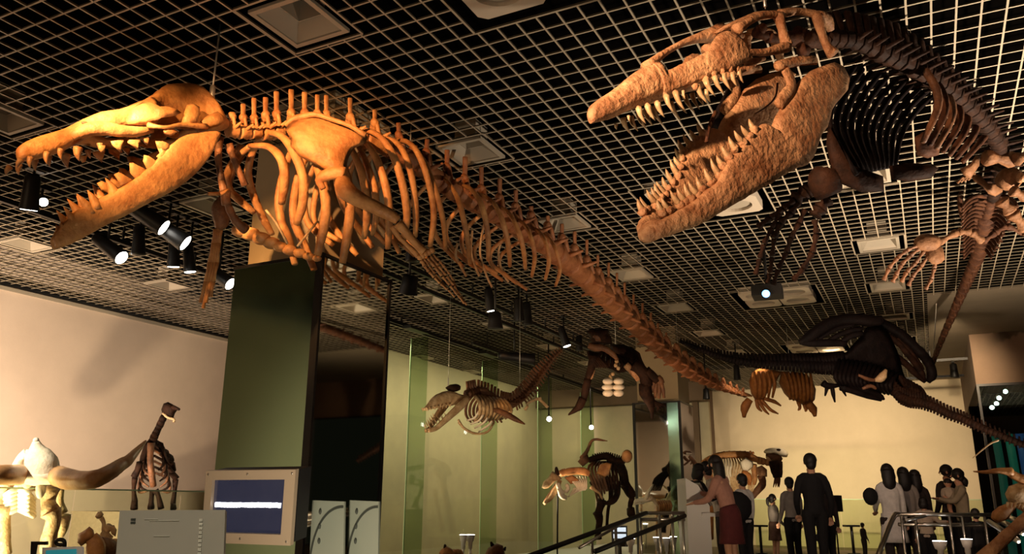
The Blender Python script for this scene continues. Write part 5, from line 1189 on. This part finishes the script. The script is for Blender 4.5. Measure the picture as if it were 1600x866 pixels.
for i in range(12): b.t('back_spine', ((185+17*i, 285, .1), (183+17*i, 255-5*math.sin(i), .1)), (.02, .012), 'bone')
for i in range(8): b.t('rib', ((210+22*i, 310, 0), (275+13*i, 360, -.15), (300+8*i, 410, -.15), (230+6*i, 465-9*i, -.1)), (.016, .022, .022, .016), 'bone_white')
b.t('breast_bone', ((160, 400, -.1), (185, 460, -.1), (220, 470, -.1)), (.05, .06, .04), 'bone_white'); b.t('breast_bone', ((150, 360, -.1), (170, 420, -.1), (200, 440, -.1)), (.04, .05, .05), 'bone_white')
b.t('breast_bone', ((210, 430, -.1), (230, 400, -.1), (215, 370, -.1)), .04, 'bone_white'); b.t('flipper', ((400, 390), (440, 420), (465, 440), (490, 480)), (.04, .03, .02, .03)); b.t('support_pole', ((152, 400), (150, 600), (148, 905)), .018, 'black')
# --- dark bison in front of the mirror column
D = 13.7
q = W(940, 866, D)
bi = thing('bison_skeleton', 'dark bison skeleton standing beside the mirrored column', 'skeleton', (q.x, q.y, UP)); b = B(bi, fH, D, 'bone_dark', .72)
b.t('backbone', ((380, 190), (450, 170), (520, 160), (580, 190), (640, 200, .2)), (.07, .08, .09, .09, .08))
for i in range(15): b.t('back_spine', ((430+15*i, 178, .02*i), (415+16.5*i, 158-30*math.sin((i+2)*.21), .02*i)), (.026, .018), n=5)
for i in range(9): b.t('rib', ((420+20*i, 200, .02*i), (380+26*i, 260, -.25), (430+22*i, 400, -.35), (450+18*i, 480 if i > 4 else 500-20*i, -.2)), (.025, .034, .034, .02), 'bone_mid' if i < 5 else None)
for i in range(6): b.t('rib', ((450+20*i, 200, .1), (470+24*i, 290, .45), (470+20*i, 400, .5)), (.025, .03, .02))
b.p('shoulder_blade', ((470, 220, -.45), (520, 205, -.45), (560, 215, -.45), (540, 300, -.45), (500, 320, -.45), (440, 290, -.45)), .06, .02, 'bone')
b.t('tail_curve', ((330, 180, -.2), (360, 140, -.2), (385, 90, -.2), (405, 45, -.2), (440, 32, -.2), (480, 38, -.2), (525, 45, -.2)), (.07, .05, .04, .035, .03, .025, .01), 'bone_mid')
b.p('hip_bone', ((300, 200, -.2), (340, 150, -.2), (380, 150, -.2), (390, 200, -.2), (340, 240, -.2)), .12, .03, 'bone_mid')
b.p('skull_disc', tuple((672+42*math.cos(a*math.pi/7), 160+50*math.sin(a*math.pi/7), -.1) for a in range(14)), .10, .04, 'bone')
b.t('breast_bone', ((500, 515, -.2), (560, 500, -.25), (600, 440, -.2), (610, 350, -.1)), (.04, .07, .07, .05))
for pts, rs in ((((590, 190, .3), (640, 280, .3), (650, 370, .3)), (.13, .12, .13)), (((655, 370, .3), (700, 440, .3), (715, 470, .3)), (.13, .11, .08)), (((710, 470, .3), (695, 530, .3), (700, 560, .3)), (.07, .06, .07)), (((700, 555, .3), (705, 600, .2)), (.10, .10)), (((400, 350, -.2), (440, 420, -.2), (490, 490, -.2)), (.04, .035, .05)), (((485, 490, -.1), (470, 540, -.1), (455, 590, -.1)), (.12, .09, .10)), (((450, 580, -.1), (465, 640, -.1), (455, 720, -.1), (455, 780, -.1)), (.12, .09, .07, .09)), (((560, 420, .2), (530, 560, .2), (520, 700, .2)), (.05, .04, .04))): b.t('leg_bone', pts, rs)
# --- tall sloth-like skeleton in front of the sand wall
fS = zz(1060, 680, 7.216); D = 17.5
q = W(1150, 866, D)
sl = thing('sloth_skeleton', 'big pale and rust skeleton with a long white skull in front of the sand wall', 'skeleton', (q.x, q.y, UP)); b = B(sl, fS, D, 'bone', .72)
b.t('backbone', ((250, 420, .2), (300, 320, .2), (400, 260, .1), (520, 225, .1), (640, 220, .1), (780, 230, .1), (870, 270, .1), (960, 290, .1)), (.12, .12, .12, .11, .11, .12, .10, .08))
for i in range(20): b.t('back_spine', ((290+29*i, 320-110*math.sin(min(1.57, i*.16)), .1), (270+30*i, 285-105*math.sin(min(1.57, i*.16))+(8 if i % 2 else 0), .1)), (.05, .03), 'bone_rust', n=5)
for i in range(11): b.t('rib', ((430+28*i, 250, .1), (370+32*i+60, 330, -.25), (440+28*i, 440, -.35), (560+14*i, 560, -.3)), (.02, .03, .03, .02), 'bone_white' if i < 6 else 'bone_pale')
for i in range(6): b.t('rib_end', ((590+20*i, 470, -.35), (600+22*i, 560, -.3), (640+24*i, 640, -.2)), .035, 'bone_pale')
b.p('shoulder_blade', ((690, 300, -.4), (760, 250, -.4), (840, 300, -.4), (845, 360, -.4), (780, 410, -.4), (720, 400, -.4)), .08, .05, 'bone_white')
b.p('hip_bone', ((240, 380), (290, 320), (370, 290), (420, 340), (380, 420), (300, 460), (240, 440)), .25, .05, 'bone_rust')
b.p('shoulder_bone', ((870, 370, -.3), (940, 340, -.3), (1000, 390, -.3), (1000, 470, -.3), (940, 480, -.3), (880, 440, -.3)), .2, .05, 'bone_mosa')
b.t('arm_bone', ((850, 330, -.3), (850, 400, -.3), (860, 480, -.3), (850, 560, -.3)), (.09, .08, .08, .06)); b.t('arm_bone', ((930, 460, -.3), (950, 520, -.3), (940, 570, -.3), (880, 640, -.3), (835, 700, -.3)), (.12, .11, .11, .10, .08), 'bone_mid')
b.t('arm_bone', ((720, 430, -.4), (760, 440, -.4), (800, 470, -.4), (800, 560, -.4)), (.10, .10, .08, .06), 'bone_rust')
for k in range(4): b.t('leg_bone', ((790+20*k, 500, -.3), (795+15*k, 600, -.3), (800+10*k, 680, -.2)), .035, 'bone_pale')
b.t('leg_bone', ((330, 440, .1), (360, 600, .1), (350, 1170, .1)), (.14, .1, .12), 'bone_rust'); b.t('leg_bone', ((600, 600, .1), (610, 800, .1), (600, 1170, .1)), (.08, .07, .1), 'bone_rust')
for i in range(4): b.t('neck_vertebra', ((900+38*i, 285+8*i), (930+38*i, 292+8*i)), (.10, .10), rough=.2)
sk5 = b.p('skull', ((960, 185), (985, 160), (1030, 148), (1100, 142), (1170, 150), (1215, 175), (1240, 215), (1225, 250), (1180, 250), (1130, 225), (1070, 205), (1010, 210), (970, 205)), .35, .06, 'bone_white')
b.e('eye_hole_rim', (1130, 165, -.2), .035, 'bone_dark', sk5, 1.4, .6)
b.t('face_bone', ((1000, 210), (1060, 240), (1120, 250), (1160, 280)), (.08, .12, .12, .06), 'bone_mid'); b.t('lower_jaw', ((1000, 240), (1030, 300), (1060, 330), (1110, 320), (1165, 300)), (.05, .06, .05, .05, .04), 'bone_pale')
b.t('forearm', ((1080, 300, -.2), (1090, 380, -.2), (1110, 470, -.2)), (.15, .16, .12), 'bone_dark'); b.t('forearm', ((1150, 300, -.2), (1145, 380, -.2), (1130, 470, -.2)), (.06, .08, .1), 'bone_dark')
for x0, x1 in ((1100, 1070), (1115, 1095), (1130, 1120), (1140, 1135)): b.t('claw', ((x0, 460, -.2), ((x0+x1)/2, 530, -.2), (x1, 590, -.2)), (.035, .03, .01), 'bone_mid')
# --- skull fragment before the cream side of the mirror column
q = W(1078, 866, 14.6)
fr = thing('skull_on_post', 'small brown skull and neck bones in front of the cream side of the mirrored column', 'skeleton', (q.x, q.y, UP)); b = B(fr, fS, 14.6, 'bone_mid', .7)
b.p('skull', ((50, 190), (80, 175), (130, 180), (155, 200), (140, 225), (90, 225), (55, 215)), .12, .03, 'bone_mid'); b.t('snout', ((90, 210, -.1), (150, 212, -.1)), (.03, .02), 'bone_white')
b.t('lower_jaw', ((60, 240), (80, 270), (110, 300), (60, 340)), (.04, .04, .03, .02)); b.t('neck', ((120, 240), (150, 270), (190, 330), (230, 380)), (.04, .05, .06, .06))
for k in range(4): b.t('neck_spine', ((140+25*k, 270+28*k), (110+25*k, 310+22*k)), (.03, .012))
b.t('support_pole', ((180, 330), (180, 1420)), .015, 'black')
# --- blurred bones in the near right corner
q = W(1590, 866, 5.2)
rf = thing('near_skeleton', 'orange and pink bones with a skull in the lower right corner', 'skeleton', (q.x, q.y, .0)); b = B(rf, zz(0, 0, 1), 5.2, 'bone_mosa')
b.p('skull', ((1570, 772), (1576, 760), (1590, 755), (1606, 757), (1618, 772), (1612, 788), (1590, 790), (1575, 784)), .10, .04, 'bone_pale')
for k in range(5): b.t('tooth', ((1575+6*k, 785, -.03), (1573+6*k, 795, -.03)), (.01, .004), 'bone_pale', k=1)
b.p('shoulder_blade', ((1550, 800), (1560, 792), (1580, 784), (1590, 782), (1586, 796), (1574, 812), (1558, 818), (1548, 810)), .05, .02, 'bone')
b.t('arm_bone', ((1612, 806), (1590, 822), (1565, 845), (1535, 875)), (.05, .04, .042, .05), 'bone_mosa')
b.t('rib', ((1590, 790), (1600, 796), (1610, 806)), .02)
b.t('claw_hand', ((1580, 738), (1560, 736), (1540, 738), (1521, 737)), (.03, .02, .012, .004), 'bone'); b.t('claw_arm', ((1576, 738), (1590, 746), (1606, 752)), (.025, .03, .03), 'bone'); b.t('claw', ((1560, 688), (1545, 695), (1520, 716)), (.006, .005, .003), 'bone_pale')
# --- pale bones at the foot of the mirrored column
q = W(1010, 800, 14.6)
ff = thing('small_skeleton', 'low pale skeleton with a raised horn at the foot of the mirrored column', 'skeleton', (q.x, q.y, UP)); b = B(ff, fH, 14.6, 'bone_white', .7)
b.t('spine', ((725, 505), (770, 490), (820, 490), (870, 480)), (.05, .06, .06, .05)); b.t('horn', ((815, 480), (835, 430), (870, 370)), (.07, .05, .015)); b.t('leg_bone', ((850, 465), (880, 500), (910, 535)), (.05, .05, .03)); b.t('snout', ((725, 520), (760, 515), (800, 510)), (.02, .03, .03))
for i in range(6): b.t('rib', ((900+18*i, 495, .1), (920+17*i, 530, -.1), (915+16*i, 575, 0)), (.03, .035, .03), 'bone')
for pts in (((780, 500), (775, 700), (770, 935)), ((900, 530), (895, 740), (895, 935))): b.t('leg_bone', pts, (.03, .025, .03), 'bone_pale')
# wall shadows' owner: hanging rods over the sloth are part of the hall

# ================================================================ visitors
def cloth(name, c1, c2=None): return mat(name, c1, .85, 0, c2 or tuple(x*1.25 for x in c1), 12, .25, 60)
CL = {'black': cloth('black_cloth', (.006, .005, .006)), 'dark': cloth('dark_cloth', (.022, .014, .013)), 'pink': cloth('pink_blouse', (.34, .17, .13)), 'white': cloth('white_cloth', (.55, .52, .50)), 'cream': cloth('cream_cloth', (.42, .34, .26)), 'grey': cloth('grey_cloth', (.22, .19, .17)), 'maroon': cloth('maroon_skirt', (.08, .012, .014)), 'brown': cloth('brown_plaid', (.10, .05, .035), (.17, .09, .07)), 'tan': cloth('tan_cloth', (.27, .22, .15)), 'lilac': cloth('lilac_cloth', (.50, .46, .62))}
def skin_mesh(name, chains, m, par, off, vox=.011):
    """chains of (point, radius or (across, deep)) swept as tubes and fused into one continuous surface."""
    g = G()
    for ch in chains:
        pts = [V(p) for p, r in ch]; rs = [r if isinstance(r, tuple) else (r, r) for p, r in ch]
        a_ = rs[0]
        if len(pts) > 2 and max(r[0]/max(r[1], 1e-6) for r in rs) > 1.1:      # torso like: elliptic loft
            i = 0
            while i < len(pts) and (rs[i][0] > rs[i][1]*1.1 or abs(rs[i][0]-rs[i][1]) < 1e-9 and i > 0 and ch is chains[0]): i += 1
            k = max(i, 1)
            if k > 1:
                secs = []
                for p_, r_ in zip(pts[:k], rs[:k]): secs.append((p_, FWD[0]*r_[1], FWD[1]*r_[0], 2.2))
                t0 = (pts[0]-pts[1]).normalized()*rs[0][1]*.5; secs.insert(0, (pts[0]+t0, FWD[0]*rs[0][1]*.6, FWD[1]*rs[0][0]*.6, 2.2))
                t1 = (pts[k-1]-pts[k-2]).normalized()*rs[k-1][1]*.8; secs.append((pts[k-1]+t1, FWD[0]*rs[k-1][1]*.45, FWD[1]*rs[k-1][0]*.45, 2.2))
                g.loft(secs, 14, 3)
                if ch is chains[0]: continue
        pr = [min(r) for r in rs]
        pts2 = list(pts); e0 = (pts[-1]-pts[-2]).normalized()*pr[-1]*.6
        g.tube(pts2+[pts[-1]+e0], pr+[pr[-1]*.5], 9, 3)
    o = g.build(name, m, par)
    md = o.modifiers.new('Remesh', 'REMESH'); md.mode = 'VOXEL'; md.voxel_size = vox; md.use_smooth_shade = True
    return o
FWD = [V((0, 1, 0)), V((1, 0, 0))]
def person(u, v, dd, label, top, bottom, face=0, hair='short', skirt=False, lean=0, armL=None, armR=None, coat=None, hr=None, step=.0, girl=False, head=0, female=False):
    """u, v: top of the head; face: body heading in degrees relative to looking away from the camera."""
    hp = W(u, v, dd); Hh = hp.z-UP; base = V((hp.x, hp.y, UP)); h = Hh/(1-.25*math.sin(lean)) if lean else Hh
    t = thing('person', label, 'person', base)
    a = math.radians(face); f = fw*math.cos(a)+right*math.sin(a); r_ = right*math.cos(a)-fw*math.sin(a); up = V((0, 0, 1)); FWD[0], FWD[1] = f, r_
    base2 = base - f*(math.sin(lean)*.42*h if lean else 0)
    def bp_(s, fwd, z): return base2 + r_*s*h + f*fwd*h + up*z*h
    sl, cl = math.sin(lean), math.cos(lean)
    def tp(s, fwd, z):                       # torso point, z measured above the hip
        return base2 + r_*s*h + up*(.52*h) + f*(fwd*cl+z*sl)*h + up*(z*cl-fwd*sl)*h
    sw_ = .092 if not female else .080; hw = .055
    pel = tp(0, 0, 0); waist = tp(0, .0, .08); chest = tp(0, .0, .20); neck = tp(0, .0, .315); headb = tp(0, .01, .36)
    hd = math.radians(head); hf = f*math.cos(hd)+r_*math.sin(hd); hs = r_*math.cos(hd)-f*math.sin(hd)
    hc = tp(0, .012, .42)
    body = [[(pel, (.085*h, .055*h)), (waist, (.072*h, .05*h)), (chest, (.088*h, .055*h)), (neck, .036*h), (headb, .036*h), (hc-hf*.004*h, (.046*h, .054*h)), (hc+up*.028*h, (.040*h, .046*h))]]
    legs = []
    for s_ in (-1, 1):
        st_ = step*s_
        hip = bp_(s_*hw, 0, .50); kn = bp_(s_*(hw-.005), .012+st_*.4, .275); an = bp_(s_*(hw-.005), -.005+st_, .045); ball = bp_(s_*(hw+.005), .055+st_, .018); toe = bp_(s_*(hw+.008), .09+st_, .014)
        legs.append([(pel, 0), (hip, .048*h), (kn, .032*h), (an, .020*h), (ball, .020*h), (toe, .014*h)]); body.append([(pel, (.085*h, .055*h))]+legs[-1][1:])
    arms = []
    AD = {-1: armL or ((-.03, .01, -.17), (-.02, .05, -.14)), 1: armR or ((.03, .01, -.17), (.02, .05, -.14))}
    for s_ in (-1, 1):
        sh = tp(s_*sw_, .0, .278); e1, e2 = AD[s_]
        el_ = sh+r_*e1[0]*h+f*e1[1]*h+up*e1[2]*h; wr = el_+r_*e2[0]*h+f*e2[1]*h+up*e2[2]*h
        dr = (wr-el_).normalized(); hand = wr+dr*.035*h; side = dr.cross(f if abs(dr.dot(f)) < .9 else up).normalized()
        arms.append([(neck, .03*h), (sh, .030*h), (el_, .023*h), (wr, .015*h)])
        body.append([(chest, (.088*h, .055*h)), (sh, .028*h), (el_, .021*h), (wr, .013*h), (hand, (.020*h, .012*h))])
        for k in range(4):
            kb = hand+side*(k-1.5)*.0135*h+dr*.012*h; ln = (.040, .046, .043, .034)[k]*h
            body.append([(hand, (.020*h, .012*h)), (kb, .0062*h), (kb+dr*ln*.5-f*.003*h, .0058*h), (kb+dr*ln-f*.012*h, .005*h)])
        body.append([(hand, (.020*h, .012*h)), (hand-side*.022*h-dr*.004*h, .006*h), (hand-side*.032*h+dr*.018*h, .005*h)])
    skin_mesh('body', body, 'skin', t, base, .0085)
    # face
    g = G(); g.tube([hc+hf*.050*h+up*.012*h, hc+hf*.064*h-up*.008*h, hc+hf*.052*h-up*.012*h], [.005*h, .008*h, .005*h], 6, 1).build('nose', 'skin', t)
    for s_ in (-1, 1):
        G().ell(hc+hs*s_*.050*h, hs*.006*h, hf*.012*h, up*.018*h, 8, 6).build('ear', 'skin', t); G().ell(hc+hf*.050*h+hs*s_*.018*h+up*.010*h, .0065*h, n=8, m=6).build('eye', 'hair', t)
    G().ell(hc+hf*.052*h-up*.026*h, hs*.014*h, hf*.004*h, up*.003*h, 8, 5).build('mouth', CL['maroon'], t)
    # hair
    g = G(); b_ = hc-hf*.010*h+up*.020*h
    g.ell(b_, hs*.058*h, hf*.062*h, up*.064*h, 14, 10, .04)
    g.ell(b_-hf*.020*h-up*.040*h, hs*.046*h, hf*.040*h, up*.046*h, 12, 8, .04)
    if hair == 'long': g.tube([b_-hf*.015*h, b_-hf*.030*h-up*.07*h, b_-hf*.034*h-up*.14*h, b_-hf*.03*h-up*.19*h], [.060*h, .062*h, .056*h, .030*h], 12, 3, ref=hf, flat=.75, rough=.05)
    elif hair == 'bob': g.tube([b_-hf*.012*h, b_-hf*.022*h-up*.05*h, b_-hf*.022*h-up*.095*h], [.058*h, .064*h, .045*h], 12, 3, ref=hf, flat=.8, rough=.05)
    elif hair == 'tail': g.tube([b_-hf*.05*h, b_-hf*.085*h-up*.02*h, b_-hf*.09*h-up*.09*h, b_-hf*.08*h-up*.14*h], [.018*h, .026*h, .024*h, .006*h], 8, 3, rough=.08)
    elif hair == 'pony2': g.tube([b_-hf*.03*h-up*.03*h, b_-hf*.055*h-up*.08*h, b_-hf*.06*h-up*.13*h], [.03*h, .035*h, .015*h], 8, 3, rough=.08)
    g.build('hair', 'hair', t)
    # clothes
    q = 1.22
    up_ = [[(pel-up*.01*h, (.098*h, .066*h)), (waist, (.084*h, .060*h)), (chest, (.096*h, .066*h)), (tp(0, 0, .27), (.085*h, .052*h)), (tp(0, 0, .305), (.050*h, .042*h)), (neck, .040*h)]]
    for ar in arms: up_.append([(tp(0, 0, .298), .034*h)]+[(p, r*1.32) for p, r in ar[1:]])
    skin_mesh('shirt' if not coat else 'coat', up_, CL[top], t, base)
    if coat:
        G().tube([tp(0, 0, .04), bp_(0, -.005, .40), bp_(0, -.005, .30)], [.10*h, .115*h, .13*h], 14, 2, ref=f, flat=.7).build('coat_skirt', CL[coat], t)
    if skirt:
        G().tube([tp(0, 0, .07), tp(0, 0, .02), bp_(0, 0, .42), bp_(0, 0, .36), bp_(0, 0, .30)], [.088*h, .108*h, .115*h, .122*h, .13*h], 16, 2, ref=f, flat=.75, rough=.03).build('skirt', CL[bottom], t)
    else:
        tr_ = []
        for lg in legs: tr_.append([(tp(0, 0, .03), (.088*h, .060*h)), (pel, (.098*h, .066*h)), (lg[1][0], .058*h), (lg[2][0], .044*h), (lg[3][0]+up*.01*h, .036*h)])
        skin_mesh('trousers', tr_, CL[bottom], t, base)
    for lg in legs: G().tube([lg[3][0]-f*.02*h-up*.012*h, lg[3][0]+f*.01*h-up*.012*h, lg[4][0], lg[5][0]], [.024*h, .027*h, .024*h, .014*h], 9, 2, ref=up, flat=.85).build('shoe', CL['black'], t)
    return t, tp, bp_, h, f, r_
fwdarm = ((.0, .09, -.11), (-.02, .13, .02))
person(1265, 712, 12.6, 'tall person in all dark clothes seen from behind, in the centre of the deck', 'black', 'black', face=8, armL=((-.05, .0, -.17), (.02, .08, -.12)), armR=((.05, 0, -.17), (0, .05, -.14)))
person(1092, 738, 12.4, 'black-haired person bending over the kiosk at its far left side', 'black', 'black', face=60, hair='bob', lean=.4, female=True, armR=fwdarm, armL=fwdarm)
person(1103, 733, 12.9, 'black-haired person bending over the kiosk, squeezed between two others', 'cream', 'dark', face=-70, hair='short', lean=.3, armR=fwdarm, armL=fwdarm, female=True)
person(1118, 724, 11.3, 'long-haired person in a pink blouse and maroon skirt leaning to the kiosk', 'pink', 'maroon', face=-50, hair='long', lean=.25, skirt=True, armR=fwdarm, armL=((-.04, .06, -.14), (.0, .12, -.03)), female=True)
pb = person(1159, 743, 13.4, 'short-haired person in a white T-shirt behind the pink blouse', 'white', 'black', face=-25)
G().ell(W(1152, 792, 13.1), right*.24, fw*.12, V((0, 0, .24)), 12, 8, .06).build('dark_bag', CL['black'], None)
tag(bpy.data.objects['dark_bag'], 'round black bag carried beside the white T-shirt', 'bag')
person(1206, 774, 15.6, 'small girl with a ponytail, grey top and plaid skirt', 'grey', 'brown', face=75, hair='tail', skirt=True, female=True, armR=((.01, .03, -.16), (.02, .08, -.1)))
person(1233, 748, 14.8, 'child in a grey top and dark trousers beside the small girl', 'grey', 'black', face=-10, head=20)
person(1284, 752, 13.6, 'dark-dressed person half hidden behind the right shoulder of the tall dark visitor', 'dark', 'black', face=15)
w_ = person(1385, 728, 12.4, 'long-haired person in a pale coat carrying a dark bag, seen from behind', 'white', 'dark', face=8, hair='long', coat='white', female=True, armL=((-.05, .02, -.15), (.02, .1, -.06)))
G().ell(W(1360, 776, 12.2), right*.11, fw*.09, V((0, 0, .13)), 12, 8, .05).build('shoulder_bag', CL['black'], None)
tag(bpy.data.objects['shoulder_bag'], 'rounded black bag held left of the pale coat', 'bag')
person(1410, 733, 12.9, 'long-haired person in a beige cardigan right of the pale coat', 'grey', 'dark', face=10, hair='long', female=True, armL=((-.03, .05, -.15), (.04, .1, -.02)))
person(1428, 737, 13.2, 'long-haired person in a dark brown top, second from the pale coat', 'dark', 'black', face=12, hair='long', female=True)
person(1442, 779, 12.4, 'small child in a white top between the dark top and the railing', 'cream', 'black', face=35, hair='bob', head=10, armR=((.06, .03, -.10), (.08, .08, .0)))
person(1477, 729, 14.2, 'short-haired person in dark clothes holding a baby', 'dark', 'black', face=-10, head=-70)
person(1496, 735, 13.4, 'person with tied-back hair in a tan jacket beside the one with the baby', 'tan', 'black', face=-75, hair='pony2', female=True, armL=fwdarm, armR=fwdarm)
# baby held in the arms
bb = W(1480, 748, 13.6)
FWD[0], FWD[1] = fw, right
t = thing('baby', 'baby with dark hair held between two adults by the railing', 'person', bb-V((0, 0, .42)))
o_ = bb-V((0, 0, .42)); u_ = V((0, 0, 1))
ch = [[(o_+u_*.10, .07), (o_+u_*.20, .08), (o_+u_*.27, .035), (o_+u_*.335, .065), (o_+u_*.36, .06)]]
for s_ in (-1, 1):
    ch.append([(o_+u_*.20, .08), (o_+u_*.22+right*.09*s_, .032), (o_+u_*.14+right*.13*s_-fw*.05, .026), (o_+u_*.10+right*.10*s_-fw*.10, .02)]); ch.append([(o_+u_*.10, .07), (o_+u_*.02+right*.06*s_-fw*.08, .045), (o_-u_*.08+right*.07*s_-fw*.10, .035), (o_-u_*.14+right*.07*s_-fw*.14, .028)])
skin_mesh('body', ch, 'skin', t, o_)
G().ell(bb-V((0, 0, .055)), right*.068, fw*.07, u_*.062, 12, 8, .04).build('hair', 'hair', t)
skin_mesh('romper', [[(o_+u_*.08, .09), (o_+u_*.20, .095), (o_+u_*.26, .05)], [(o_+u_*.20, .095), (o_+u_*.22+right*.09*1, .042), (o_+u_*.14+right*.13-fw*.05, .036)], [(o_+u_*.20, .095), (o_+u_*.22-right*.09, .042), (o_+u_*.14-right*.13-fw*.05, .036)]], CL['cream'], t, o_)
# person seated low at the right end of the railing and dark figure by the desk
person(1523, 797, 10.8, 'dark-haired child behind the right end of the deck railing', 'black', 'black', face=0)
person(1347, 818, 16.5, 'very small child in dark clothes between the reading stand and the pale coat', 'dark', 'dark', face=80)
